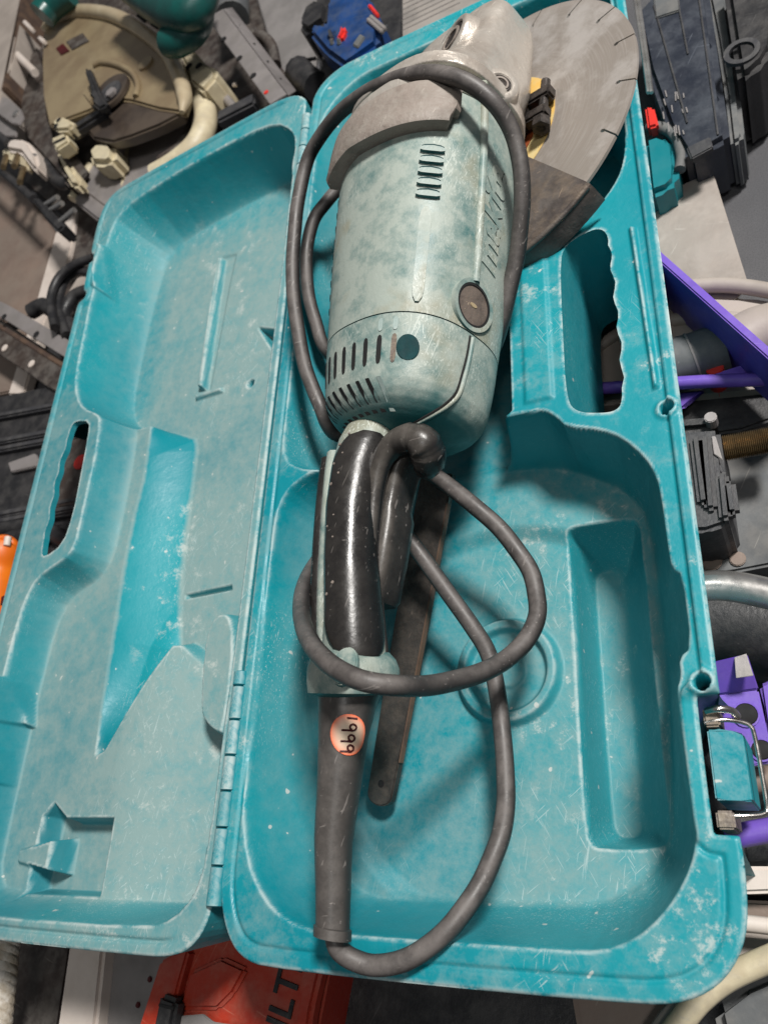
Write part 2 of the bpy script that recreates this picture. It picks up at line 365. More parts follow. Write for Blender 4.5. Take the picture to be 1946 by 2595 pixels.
    for r in range(3):
        a = n0 + r * nb; F += [(int(a + j), int(a + i), int(a + nb + i), int(a + nb + j)) for i, j in zip(b0, b1)]
    du = dusty(X, Y, h).ravel()[used]
    wv = np.concatenate([wear.ravel()[used]] + [np.full(nb, v) for v in (.8, .05, .05, .05)]); dv = np.concatenate([du] + [np.full(nb, .5)] * 4)
    return add(name, V, F, mat, parent, True, None, attrs={'wear': wv, 'dusty': dv})
# ================================================================== the floor
fl_mat = NT('grey_carpet_floor')
_c = fl_mat.mix(fl_mat.ramp(fl_mat.noise(6, 5, .6), .35, .65), (.105, .105, .112), (.14, .138, .145))
_c = fl_mat.mix(fl_mat.math('MULTIPLY', fl_mat.ramp(fl_mat.noise(900, 2, .6), .45, .7), .5), _c, (.06, .06, .066))
fl_mat.link(_c, fl_mat.b.inputs['Base Color']); fl_mat.b.inputs['Roughness'].default_value = .9; fl_mat.bump(fl_mat.noise(1300, 3, .7), .6, .002)
g = add('floor', [(-6, -6, 0), (6, -6, 0), (6, 8, 0), (-6, 8, 0)], [(0, 1, 2, 3)], fl_mat.m, None, False, origin=(0, 0, 0)); g['kind'] = 'structure'
# ================================================================== the open case
case = empty('tool_case', (0, .35, 0), 'open teal plastic tool case, scratched and dusty, lid folded to the left', 'tool case')
STEP = 0.0009
def smooth01(v, a, b): t = np.clip((v - a) / (b - a), 0, 1); return t * t * (3 - 2 * t)
base_out = chaikin([(.0012, .05), (.0025, .028), (.009, .010), (.020, -.002), (.040, -.006), (.222, -.006), (.246, -.0035), (.262, .006), (.272, .022), (.2745, .042), (.2745, .0602), (.2735, .0610), (.2645, .0612), (.2635, .062), (.2635, .1205), (.2645, .1215), (.2735, .1217), (.2745, .1225), (.2745, .66), (.271, .684), (.256, .700), (.232, .7035), (.045, .7015), (.022, .696), (.007, .682), (.0012, .662)], 2)
hole_px = [(1430, 622), (1485, 588), (1518, 578), (1539, 592), (1544, 638), (1552, 689), (1558, 760), (1567, 836), (1575, 920), (1577, 1020), (1560, 1041), (1527, 1047), (1460, 1045), (1435, 1012), (1426, 857), (1418, 668)]
hp = chaikin([P(x, y)[:2] for x, y in hole_px], 2)
hp = np.array([(x + (.0011 * math.sin(y * 2 * math.pi / .023) if x > .24 and .295 < y < .405 else 0), y) for x, y in hp])
_h2 = []
for i in range(len(hp)):                                # finer points along the wavy finger grip
    a_, b_ = hp[i], hp[(i + 1) % len(hp)]; kk = max(1, int(np.hypot(*(b_ - a_)) / .004))
    for t in range(kk):
        q = a_ + (b_ - a_) * t / kk
        if q[0] > .24 and .295 < q[1] < .405 and kk > 1: q = q + np.array([.0011 * math.sin(q[1] * 2 * math.pi / .023), 0])
        _h2.append(q)
base_hole = np.array(_h2)
low_out = chaikin([(.007, .141), (.0105, .075), (.018, .045), (.032, .026), (.048, .016), (.067, .012), (.13, .012), (.192, .012), (.212, .0125), (.227, .018), (.238, .027), (.246, .036), (.253, .047), (.2575, .059), (.2565, .07), (.2555, .109), (.2555, .124), (.2585, .131), (.2585, .140), (.265, .144), (.265, .182), (.260, .186), (.2595, .197), (.259, .224), (.258, .238), (.253, .251), (.242, .266), (.230, .274), (.211, .280), (.206, .288), (.199, .295), (.19, .296), (.176, .296), (.10, .296), (.048, .288), (.030, .284), (.018, .275), (.012, .26), (.010, .221)], 1)
low_in = chaikin([(.045, .26), (.052, .274), (.068, .284), (.10, .288), (.172, .288), (.200, .280), (.217, .270), (.234, .256), (.243, .238), (.2445, .17), (.2415, .10), (.238, .06), (.229, .043), (.211, .033), (.19, .029), (.08, .029), (.06, .034), (.049, .046), (.044, .066), (.043, .1)], 1)
up_out = chaikin([(.010, .60), (.012, .627), (.020, .651), (.042, .671), (.065, .677), (.24, .677), (.254, .672), (.263, .655), (.264, .60), (.263, .5), (.261, .478), (.257, .462), (.251, .451), (.243, .441), (.230, .432), (.211, .4245), (.191, .419), (.182, .413), (.179, .402), (.179, .34), (.179, .285), (.10, .282), (.048, .285), (.026, .290), (.014, .300), (.010, .32)], 1)
up_in = chaikin([(.047, .31), (.047, .62), (.057, .645), (.08, .657), (.235, .657), (.248, .647), (.255, .62), (.255, .50), (.251, .478), (.243, .462), (.222, .444), (.2, .436), (.182, .430), (.174, .420), (.1715, .40), (.1715, .28), (.06, .278)], 1)
disc_slot = chaikin([(.186, .428), (.205, .432), (.225, .438), (.240, .447), (.250, .459), (.256, .475), (.258, .50), (.259, .64), (.19, .64)], 1)
pocket_out = chaikin([(.1925, .236), (.1935, .2), (.193, .072), (.1945, .060), (.200, .0575), (.229, .0575), (.236, .061), (.2375, .07), (.2375, .10), (.2375, .171), (.239, .228), (.238, .239), (.233, .2425), (.200, .2425), (.194, .241)], 1)
pocket_in = chaikin([(.1985, .222), (.1985, .075), (.2015, .067), (.2115, .067), (.2145, .072), (.2150, .17), (.2155, .220), (.2125, .228), (.2015, .228)], 1)
rib_poly = [P(*p)[:2] for p in [(1590, 578), (1612, 576), (1674, 985), (1652, 992)]]
scr = [P(1690, 1037)[:2], P(1779, 1731)[:2]]
def base_h(X, Y):
    h = np.zeros_like(X)
    h = well(h, X, Y, up_out, .060, inner=up_in, s=.6)
    h = well(h, X, Y, disc_slot, .137, wdt=.010)
    h = well(h, X, Y, low_out, .055, inner=low_in, s=.5)
    r = np.hypot(X - .150, Y - .130)
    infl = smooth01(-sdf(X, Y, low_in), -.004, .004)
    h = h - .006 * smooth01(.121 - r, 0, .012) * infl
    h = well(h, X, Y, pocket_out, .104, inner=pocket_in, s=.5)
    rb = np.hypot(X - .1525, Y - .156)
    h = h + .0075 * smooth01(.034 - rb, 0, .0045) - .0055 * smooth01(.0265 - rb, 0, .004) + .002 * smooth01(.012 - rb, 0, .003)
    # upper-left floor: shallow steps pressed into the tray
    h = bump_up(h, X, Y, [(.186, .300), (.206, .300), (.206, .412), (.186, .412)], .0016, .003)
    h = bump_up(h, X, Y, rib_poly, .0036, .0022)
    d = -sdf(X, Y, base_out, .6)
    right = smooth01(X, .235, .255) * smooth01(Y, .118, .126)
    bl = 1 - right
    h = h + right * .0032 * smooth01(.0078 - d, 0, .0016)
    h = h - bl * .0016 * np.exp(-((d - .0085) / .0011) ** 2) * smooth01(h, -.004, -.001)
    for c in scr:
        q = np.hypot(X - c[0], Y - c[1]); h = h + .0016 * smooth01(.0078 - q, 0, .003); h = np.where(q < .0042, h - .02 * smooth01(.0042 - q, 0, .0016), h)
    h = h - .0018 * (1 - np.sqrt(np.clip(1 - (1 - np.clip(d / .0018, 0, 1)) ** 2, 0, 1)))
    return h
def base_dusty(X, Y, h):
    v = -.06 + .42 * smooth01(-h, .003, .02)
    v += .30 * smooth01(.16 - X, 0, .06) * smooth01(Y, .27, .33)
    v += .22 * smooth01(.09 - X, 0, .06) * smooth01(.28 - Y, 0, .03)
    v += .30 * np.exp(-(((X - .17) / .05) ** 2 + ((Y - .05) / .03) ** 2)) * smooth01(-h, .02, .05)
    v += .10 * smooth01(X, .18, .19) * smooth01(.213 - X, 0, .004) * smooth01(Y, .29, .31)
    return v
base = sheet('base_shell', 0, .2745, -.006, .7035, STEP, base_out, [base_hole], base_h, lambda x, y, d: np.stack([x, y, H + d], -1), .149, .088, M['case'], case, base_dusty)
# ---- lid
LD = .055; PLD = .030
lid_out = chaikin([(-.0012, .035), (-.0035, .014), (-.014, .000), (-.030, -.005), (-.05, -.006), (-.225, -.006), (-.250, -.001), (-.264, .012), (-.2685, .03), (-.2695, .30), (-.2705, .40), (-.2715, .53), (-.2715, .549), (-.262, .5515), (-.262, .560), (-.2685, .563), (-.270, .597), (-.2695, .6), (-.2615, .601), (-.2615, .609), (-.2705, .611), (-.272, .625), (-.273, .66), (-.268, .682), (-.255, .692), (-.235, .694), (-.06, .6965), (-.03, .6945), (-.011, .686), (-.0012, .668)], 2)
lid_hole = chaikin(PLL([(181, 1080), (194, 1066), (228, 1067), (224, 1105), (205, 1205), (186, 1303), (160, 1379), (114, 1413), (105, 1400), (127, 1303), (148, 1189), (169, 1126)]), 1)
_h2 = []
for i in range(len(lid_hole)):
    a_, b_ = lid_hole[i], lid_hole[(i + 1) % len(lid_hole)]; kk = max(1, int(np.hypot(*(b_ - a_)) / .004))
    for t in range(kk):
        q = a_ + (b_ - a_) * t / kk
        if q[0] < -.228 and .285 < q[1] < .385: q = q + np.array([.0011 * math.sin(q[1] * 2 * math.pi / .023), 0])
        _h2.append(q)
lid_hole = np.array(_h2)
rim_px = [(337, 506), (482, 415), (627, 337), (699, 311), (738, 328), (750, 357), (738, 434)]
lw = [tuple(PL(*p)) for p in rim_px] + [(-.0085, .58), (-.0085, .12), (-.010, .045), (-.016, .026), (-.029, .014), (-.048, .008), (-.20, .006), (-.225, .010), (-.240, .028), (-.2435, .06), (-.2435, .182)] + [tuple(PL(*p)) for p in [(38, 1598), (63, 1518), (93, 1463), (139, 1430), (177, 1404), (194, 1362), (215, 1261), (240, 1155), (253, 1065), (245, 1048), (211, 1036), (194, 1006), (190, 956), (211, 850), (230, 753), (262, 639), (287, 563), (299, 545)]]
lid_well = chaikin(lw, 1)
lf = [(-.012, .62), (-.012, .03), (-.03, .022), (-.22, .022), (-.2335, .035), (-.2345, .06), (-.2345, .20), (-.2275, .232), (-.214, .246), (-.190, .254), (-.178, .270), (-.176, .31), (-.177, .36), (-.179, .392), (-.192, .408), (-.214, .421), (-.225, .445), (-.226, .5), (-.225, .55), (-.221, .60), (-.214, .628), (-.19, .643), (-.13, .650), (-.06, .653), (-.03, .648)]
lid_floor = chaikin(lf, 1)
crest = PLL([(383, 1080), (360, 1220), (338, 1300), (310, 1440), (290, 1570), (270, 1700), (255, 1800), (243, 1915)], -PLD)
foot = np.vstack([PLL([(500, 1110), (505, 1140), (490, 1260), (470, 1440), (465, 1520), (463, 1650)], -LD), [(-.1245, .166), (-.1395, .140), (-.1535, .1165)]])
pl_in = np.vstack([crest, [(-.147, .1165), (-.133, .140), (-.118, .166), (-.102, .190), (-.095, .19), (-.06, .16), (-.0, .16), (-.0, -.02), (-.30, -.02), (-.30, .405)]])
pl_out = np.vstack([[(crest[0][0], crest[0][1] + .006)], foot, [(-.10, .198), (-.05, .170), (.005, .168), (.005, -.03), (-.31, -.03), (-.31, .412)]])
recess = PLL([(110, 2067), (139, 2033), (169, 2071), (289, 2071), (253, 2274), (76, 2265), (63, 2286), (76, 2210), (101, 2105)], -PLD)
tab_p = PLL([(45, 2150), (139, 2118), (122, 2216), (38, 2190)], -PLD + .004)
pad_p = chaikin(PLL([(512, 1545), (620, 1525), (585, 1885), (540, 1880), (505, 1850), (487, 1800)], -.028), 2)
slot_p = PLL([(-30, 1705), (50, 1725), (45, 1835), (-30, 1845)], -.012)
slot_q = PLL([(-40, 1885), (10, 1895), (-5, 1990), (-60, 1990)], -.012)
bar_p = PLL([(278, 640), (296, 645), (275, 752), (262, 748)], -.012)
rib_p = PLL([(552, 650), (566, 652), (518, 985), (502, 985)], -LD + .004)
foot_rib = PLL([(490, 998), (560, 976), (563, 990), (492, 1012)], -LD + .004)
step_p = PLL([(468, 1506), (588, 1480), (590, 1496), (470, 1520)], -LD)
strip_p = PLL([(560, 650), (602, 640), (585, 720), (535, 990), (520, 990)], -LD)
lhole = PL(635, 972, -LD); tri = PLL([(652, 828), (697, 833), (692, 892)], -LD)
def lid_h(X, Y):
    h = np.zeros_like(X)
    d1 = np.maximum(-sdf(X, Y, lid_well), 0); d2 = np.maximum(sdf(X, Y, lid_floor, .2), 0); t = edge_prof(d1 / (d1 + d2 + 1e-9))
    a = np.maximum(-sdf(X, Y, pl_out, .3), 0); b = np.maximum(sdf(X, Y, pl_in, .3), 0); pl = prof(a / (a + b + 1e-9), .35)
    fade = 1 - smooth01(X, -.135, -.03)
    floor = -LD + (LD - PLD) * pl * fade
    h = floor * t
    h = well(h, X, Y, recess, .048, wdt=.004, s=.3)
    tt = np.clip(-sdf(X, Y, tab_p) / .0028, 0, 1); h = np.where(tt > 0, h * (1 - tt) + (-PLD + .004) * tt, h)
    dp = -sdf(X, Y, pad_p); h = np.maximum(h, np.where(dp > 0, -.028 - .030 * (1 - prof(np.clip(dp / .007, 0, 1), .7)), -1))
    h = bump_up(h, X, Y, slot_p, .010, .003); h = bump_up(h, X, Y, slot_q, .010, .003)
    h = bump_up(h, X, Y, bar_p, .007, .002); h = bump_up(h, X, Y, rib_p, .007, .0022); h = bump_up(h, X, Y, foot_rib, .004, .002)
    h = h - .0018 * prof(np.clip(-sdf(X, Y, strip_p) / .003, 0, 1))
    h = bump_up(h, X, Y, step_p, -.006, .0025)
    q = np.hypot(X - lhole[0], Y - lhole[1]); h = h - .012 * smooth01(.0042 - q, 0, .0016)
    h = h - .014 * prof(np.clip(-sdf(X, Y, tri) / .0025, 0, 1))
    d = -sdf(X, Y, lid_out, .6)
    h = h - .0022 * np.exp(-((d - .0075) / .0012) ** 2) * smooth01(h, -.004, -.001) * smooth01(-X, .02, .04)
    gr = smooth01(-X, .255, .258) * smooth01(Y, .24, .26) * smooth01(.40 - Y, 0, .01)
    h = h - .0025 * gr * np.exp(-((X + .2515) / .0022) ** 2)
    h = h - .0018 * (1 - np.sqrt(np.clip(1 - (1 - np.clip(d / .0018, 0, 1)) ** 2, 0, 1)))
    return h
def lid_dusty(X, Y, h):
    v = .60 + .26 * smooth01(-h, .01, .03)
    a = np.maximum(-sdf(X, Y, pl_out, .3), 0); b = np.maximum(sdf(X, Y, pl_in, .3), 0); t = a / (a + b + 1e-9)
    v -= 1.1 * smooth01(t, .02, .15) * smooth01(1 - t, .02, .12) * smooth01(X, -.20, -.19) * smooth01(Y, .115, .13) * smooth01(-X, .098, .106)
    v -= .45 * smooth01(-X, .19, .215) * smooth01(Y, .40, .45) * smooth01(.62 - Y, 0, .08)
    v -= .30 * smooth01(Y, .60, .64)
    return v
lid = sheet('lid_shell', -.2735, -.0012, -.006, .697, STEP, lid_out, [lid_hole], lid_h, lid_world, lambda x_, y_: .064 - .054 * smooth01(-x_, .262, .266) * smooth01(y_, .245, .262) * smooth01(.418 - y_, 0, .016), .005, M['case'], case, lid_dusty)
# ---- hinge knuckles along the fold: a run at each end
def knuckle(y0, y1, r, who):
    V, F = tube_vf([(-.0005, y0, H - .001), (-.0005, y0 + .0006, H - .001), (-.0005, y1 - .0006, H - .001), (-.0005, y1, H - .001)], [r * .8, r, r, r * .8], 14)
    o = add('hinge_knuckle', V, F, M['case'], who, True, 40); a = o.data.attributes.new('wear', 'FLOAT', 'POINT'); a.data.foreach_set('value', [random.uniform(.15, .6)] * len(V)); a = o.data.attributes.new('dusty', 'FLOAT', 'POINT'); a.data.foreach_set('value', [random.uniform(.2, .6)] * len(V))
yk = [P(0 + 545 + (2270 - py) * .1186, py)[1] for py in (2300, 2195, 2098, 2005, 1915, 1825, 1739, 1700)]
for i in range(len(yk) - 1): knuckle(yk[i] + .0003, yk[i + 1] - .0003, .0047, base if i % 2 else lid)
yt = [P(775 - (py - 330) * .1186, py)[1] for py in (520, 470, 420, 375, 332, 292)]
for i in range(len(yt) - 1): knuckle(yt[i] + .0003, yt[i + 1] - .0003, .0047, base if i % 2 else lid)
# ---- latch on the right-hand wall
def with_attr(o, wear=.1, dusty=.2):
    n = len(o.data.vertices)
    for k, v in (('wear', wear), ('dusty', dusty)):
        a = o.data.attributes.new(k, 'FLOAT', 'POINT'); a.data.foreach_set('value', [v] * n)
    return o
LZ = .134
lt = [(.2650, .0770, LZ + .002), (.2650, .1085, LZ + .002), (.2700, .1085, LZ + .001), (.2760, .1085, LZ - .003), (.2800, .1080, LZ - .010), (.2800, .0775, LZ - .010), (.2760, .0770, LZ - .003), (.2700, .0770, LZ + .001)]
latch = with_attr(prism('latch', lt, .045, M['case'], case, .0008), .15, .0)
tube('wire_bail', [(.2645, .1115, LZ + .002), (.270, .1125, LZ + .002), (.2765, .1125, LZ), (.2835, .1105, LZ - .003), (.2850, .105, LZ - .004), (.2855, .090, LZ - .005), (.2855, .075, LZ - .006), (.2835, .0715, LZ - .005), (.276, .0705, LZ - .002), (.2655, .0705, LZ)], .0011, M['chrome'], latch, 8, 6)
tube('latch_spring', [(.266, .1165, LZ + .004), (.2715, .117, LZ + .006), (.277, .1165, LZ + .003), (.279, .1145, LZ - .002)], .0018, M['chrome'], latch, 8, 5)
prism('latch_pin', [(.2642, .1095, LZ + .003), (.2715, .1095, LZ + .003), (.2715, .1185, LZ + .003), (.2642, .1185, LZ + .003)], .02, M['brushcap'], latch, .001)
prism('latch_foot', [(.2642, .0645, LZ + .002), (.272, .0645, LZ + .001), (.272, .0725, LZ + .001), (.2642, .0725, LZ + .002)], .03, M['brushcap'], latch, .001)
# ================================================================== the angle grinder
M['port'] = pmat('recess_shade_teal', (.006, .036, .040), (.012, .055, .060), 60, .75, spec=.2)  # dark teal stands in for shade inside the port and between ribs
M['yellow2'] = pmat('ochre_stain', (.42, .33, .20), (.30, .22, .13), 80, .6)
gr = empty('angle_grinder', GW(.2, 0, -.02), 'worn grey-green angle grinder with black grip and grey steel disc lying in the case', 'angle grinder')
BU = np.array([(.030, .052, .050), (.04, .0545, .0525), (.06, .056, .0545), (.09, .056, .0545), (.12, .0548, .0535), (.16, .053, .0515), (.19, .051, .0495), (.205, .050, .0485), (.222, .0490, .0475), (.236, .0475, .0460), (.243, .0460, .0447), (.2475, .0440, .0430), (.2515, .0410, .0400), (.255, .0365, .0355), (.258, .0310, .030), (.2605, .0240, .023), (.2625, .0150, .0145), (.2630, .003, .003)])
EXPO = 2.4
def W0f(u): return .059 - .052 * u
def surf(u, deg, off=0.):
    rv = np.interp(u, BU[:, 0], BU[:, 1]); rw_ = np.interp(u, BU[:, 0], BU[:, 2]); p = math.radians(deg); c, s = math.cos(p), math.sin(p)
    k = (abs(c) ** EXPO + abs(s) ** EXPO) ** (-1 / EXPO); return GW(u, (rv + off) * c * k, W0f(u) + (rw_ + off) * s * k)
def body_rings(us, off=0., n=72): return [[surf(u, 360 * j / n, off) for j in range(n)] for u in us]
def snormal(u, deg):
    a = surf(u + .001, deg) - surf(u - .001, deg); b = surf(u, deg + 1) - surf(u, deg - 1); n = np.cross(a, b); n /= np.linalg.norm(n); c = GW(u, 0, W0f(u))
    return n if np.dot(n, surf(u, deg) - c) > 0 else -n
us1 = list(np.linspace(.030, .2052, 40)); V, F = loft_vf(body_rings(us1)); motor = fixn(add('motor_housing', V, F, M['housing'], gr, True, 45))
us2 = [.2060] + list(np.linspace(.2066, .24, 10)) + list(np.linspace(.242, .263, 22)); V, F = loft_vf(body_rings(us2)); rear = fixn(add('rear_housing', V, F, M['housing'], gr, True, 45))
V, F = loft_vf(body_rings([.2038, .2072], -.0012)); fixn(add('housing_seam', V, F, M['dark'], gr, True, 40))
def patch(name, uv, off, thick, mat, parent, closed=True):
    """a small raised or sunk piece that follows the housing: outline in (u, angle)"""
    top = [surf(u, a, off) for u, a in uv]; bot = [surf(u, a, off - thick) for u, a in uv]; k = len(top)
    V = top + bot; F = [tuple(range(k)), tuple(range(2 * k - 1, k - 1, -1))] + [(i, k + i, k + (i + 1) % k, (i + 1) % k) for i in range(k)]
    return fixn(add(name, V, F, mat, parent, True, 30))
def rr(u0, u1, a0, a1, n=5, fr=.45):
    """rounded slot outline in (u, angle)"""
    out = []; ru = (u1 - u0) * .5 * fr; ra = (a1 - a0) * .5
    for t in np.linspace(-90, 90, n): out.append((u1 - ru + ru * math.cos(math.radians(t)), (a0 + a1) / 2 + ra * math.sin(math.radians(t))))
    for t in np.linspace(90, 270, n): out.append((u0 + ru + ru * math.cos(math.radians(t)), (a0 + a1) / 2 + ra * math.sin(math.radians(t))))
    return out
# moulded relief on top of the housing: ladder of cooling ribs, a long raised strip and a pad
for i in range(5):
    u = .098 + i * .0075
    patch('rib_shade', rr(u, u + .0022, 39, 52, 5, .9), .0003, .002, M['port'], motor)  # dark patches paint the shadows between the ribs
    patch('cooling_rib', rr(u + .0026, u + .0064, 38.5, 52.5, 5, .6), .0022, .004, M['housing'], motor)
patch('raised_strip', rr(.140, .200, 42, 49, 6, .3), .0012, .004, M['housing'], motor)
for i in range(9): patch('edge_notch', rr(.098 + i * .010, .1015 + i * .010, 131, 137, 4, .8), .0004, .003, M['dark'], motor)
# maker's name in raised italics down the right flank
tv, tf = text_vf('makita', .026, .0004, .22, .0009)
tv2 = np.array([surf(.1275 - x * 1.02, -1.0 + math.degrees(y / .0535), .0002 + max(z, 0) * 1.2) for x, y, z in tv])
M['letter'] = rubber_mat('worn_letters', (.14, .25, .245), (.50, .56, .52), .9, .45)
fixn(add('lettering', tv2, tf, M['housing'], motor, True, 30))
# brush cap on the right flank
bc, bn = surf(.189, 6.5), snormal(.189, 6.5)
ring_obj('brush_cap_rim', bc + bn * .0012, bn, .0158, .0132, .004, M['housing'], gr, 40)
cap = disc_obj('brush_cap', bc + bn * .0004, bn, .0134, .004, M['brushcap'], gr, 36)
ring_obj('cap_shade_ring', bc + bn * .0010, bn, .0136, .0118, .0012, M['dark'], cap, 40)  # black ring painted for the shadow inside the cap's rim
disc_obj('cap_stain', bc + bn * .0008, bn, .0030, .0008, M['yellow2'], cap, 9, .0002, .0014)
# rear cap: round port, window slots, slanted vents on its end, a split line
pc, pn = surf(.2265, 48), snormal(.2265, 48)
disc_obj('port', pc + pn * .0003, pn, .0078, .003, M['port'], rear, 30, .0004, .0064)
for i, a in enumerate((57, 67, 77.5, 88, 98, 108, 117, 126)):
    patch('window_slot', rr(.2185, .2355, a - 1.7, a + 1.7, 5, .35), .0003, .003, M['dark'] if i not in (0,) else M['brushcap'], rear)
    if i < 2: patch('window_slot', rr(.2085, .2165, a - 1.6, a + 1.6, 5, .5), .0004, .003, M['letter'], rear)
for i in range(9):
    a0 = 66 + i * 9.0; uA = .2425; uB = .2570
    out = []
    for t, s in [(0, -1.5), (.33, -1.6), (.66, -2.0), (1, -2.6), (1, 2.6), (.66, 2.0), (.33, 1.6), (0, 1.5)]:
        out.append((uA + (uB - uA) * t, a0 - 9 * t + s))
    patch('end_vent', out, .0004, .003, M['dark'] if i else M['letter'], rear)
cut = [(.2075, 5.5), (.215, 5.8), (.222, 6.5), (.232, 8), (.243, 10), (.250, 15), (.255, 22), (.2585, 31), (.261, 45)]
tube('split_line', [surf(u, a, .0001) for u, a in cut], .0007, M['dark'], rear, 6, 5)
tube('split_ridge', [surf(u, a - 3.2, -.0004) for u, a in cut], .0016, M['housing'], rear, 8, 5)
# ---- cast alloy gear head
def sring(u, v0, w0, rv, rw_, e=2.6, n=56, tilt=0.):
    out = []
    for j in range(n):
        p = 2 * math.pi * j / n; c, s = math.cos(p), math.sin(p); k = (abs(c) ** e + abs(s) ** e) ** (-1 / e); out.append(GW(u + tilt * s * k, v0 + rv * c * k, w0 + rw_ * s * k))
    return out
head_prof = [(-.0680, .004, .034, .026, .0165), (-.0674, .004, .034, .0335, .0200), (-.0655, .0035, .034, .0378, .0225), (-.0615, .002, .034, .0408, .0240), (-.05, .001, .035, .0432, .0258), (-.03, 0, .0365, .0445, .0285), (-.01, 0, .040, .046, .033), (.006, 0, .047, .0475, .0395), (.018, 0, .0530, .0500, .0450), (.026, 0, .0565, .0530, .0495), (.0275, 0, .057, .0552, .0520), (.036, 0, .057, .0555, .0525), (.0365, 0, .057, .0550, .0520)]
fine = []
for i in range(len(head_prof) - 1):
    for t in np.linspace(0, 1, 4, endpoint=False): fine.append(np.array(head_prof[i]) * (1 - t) + np.array(head_prof[i + 1]) * t)
fine.append(np.array(head_prof[-1]))
V, F = loft_vf([sring(q[0], q[1], q[2], q[3], q[4], 4.6 if q[0] < -.01 else 4.6 - 1.9 * min(1, (q[0] + .01) / .03)) for q in fine]); head = fixn(add('gear_head', V, F, M['gear'], gr, True, 50))
# foot of the gear head that carries the spindle
V, F = loft_vf([[GW(r * math.cos(t), r * math.sin(t), w_) for t in np.linspace(0, 2 * math.pi, 40, endpoint=False)] for r, w_ in ((.046, .034), (.045, .022), (.042, .0165), (.036, .014), (.035, .010), (.020, .009))]); fixn(add('spindle_foot', V, F, M['gear'], gr, True, 45))
V, F = loft_vf([[GW(r * math.cos(t), r * math.sin(t), w_) for t in np.linspace(0, 2 * math.pi, 24, endpoint=False)] for r, w_ in ((.018, .012), (.018, .006), (.012, .0055), (.012, -.006))]); fixn(add('spindle', V, F, M['blackmetal'], gr, True, 45))
# ---- bosses, side-handle socket and screw pocket on the gear head
def hit_head(px, py):
    from mathutils.bvhtree import BVHTree
    me = head.data; o = wloc(head); b = BVHTree.FromPolygons([v.co + o for v in me.vertices], [tuple(p.vertices) for p in me.polygons])
    l, nn, i, d = b.ray_cast(Vector(CAM), Vector(ray(px, py)).normalized()); return (np.array(l), np.array(nn)) if l else (None, None)
for nm, c, nn, r, lift in (('side_handle_socket', GW(-.036, .010, .0632), GN * .96 - GS * .25 - GA * .10, .0135, .0030), ('screw_pocket', GW(.0255, .0515, .0560), GS * .82 + GN * .56, .0072, .0022)):
    nn = nn / np.linalg.norm(nn)
    V, F = loft_vf([[c + nn * d + r_ * (math.cos(t) * np.cross(nn, GA) + math.sin(t) * np.cross(nn, np.cross(nn, GA))) for t in np.linspace(0, 2 * math.pi, 36, endpoint=False)] for r_, d in ((r + .0085, -.012), (r + .0060, lift - .003), (r + .0050, lift - .0008), (r + .0038, lift), (r + .0008, lift), (r, lift - .0008), (r, lift - .004))], True)
    fixn(add(nm + '_boss', V, F, M['gear'], head, True, 40))
    disc_obj(nm, c + nn * (lift - .0006), nn, r, .006, M['blackmetal'], head, 30, .0012)
    ring_obj(nm + '_step', c + nn * (lift + .0002), nn, r * .72, r * .55, .001, M['band'], head, 28)
for a in (40, 140, 62):
    c = sring(.0275, 0, .057, .0552, .0520, 2.7, 360)[a]; c2 = sring(.0275, 0, .057, .050, .047, 2.7, 360)[a]; nn = (c - c2) / np.linalg.norm(c - c2)
    boxbar('flange_screw', c2 + GA * -.008, c2 + GA * .010, .011, .007, M['gear'], head, .0025, up=nn)
# ---- rubber band over the front of the housing
bandV = []; na = 34; nu = 10
for i in range(na):
    a = 33 + (128 - 33) * i / (na - 1)
    uA = .0555 + .004 * max(0, (a - 95) / 33); uB = .0875 + .0035 * math.sin((a - 33) / 95 * math.pi * 1.3) + .010 * max(0, (a - 100) / 28) - (.010 if a < 37 else 0)
    taper = min(1, (a - 30) / 7, (131 - a) / 6) ** .5
    prof_ = [(0, -.003), (0, .0045), (.12, .0075), (.4, .0085), (.75, .0090), (.93, .0095), (1.0, .0085), (1.0, .0045), (.97, -.003)]
    bandV.append([surf(uA + (uB - uA) * t, a, o * (taper if o > 0 else 1)) for t, o in prof_])
V, F = loft_vf(bandV); fixn(add('rubber_band', V, F, M['band'], gr, True, 40))
V, F = loft_vf([[surf(u, a, o) for u, o in ((.044, -.003), (.044, .0025), (.0475, .0035), (.052, .0025), (.056, .001), (.056, -.003))] for a in np.linspace(20, 160, 50)]); fixn(add('flange_ring', V, F, M['gear'], gr, True, 40))
tube('side_bead', [surf(u, 17 - 70 * (u - .04), .0006) for u in np.linspace(.04, .175, 14)], .0026, M['housing'], gr, 8, 3)
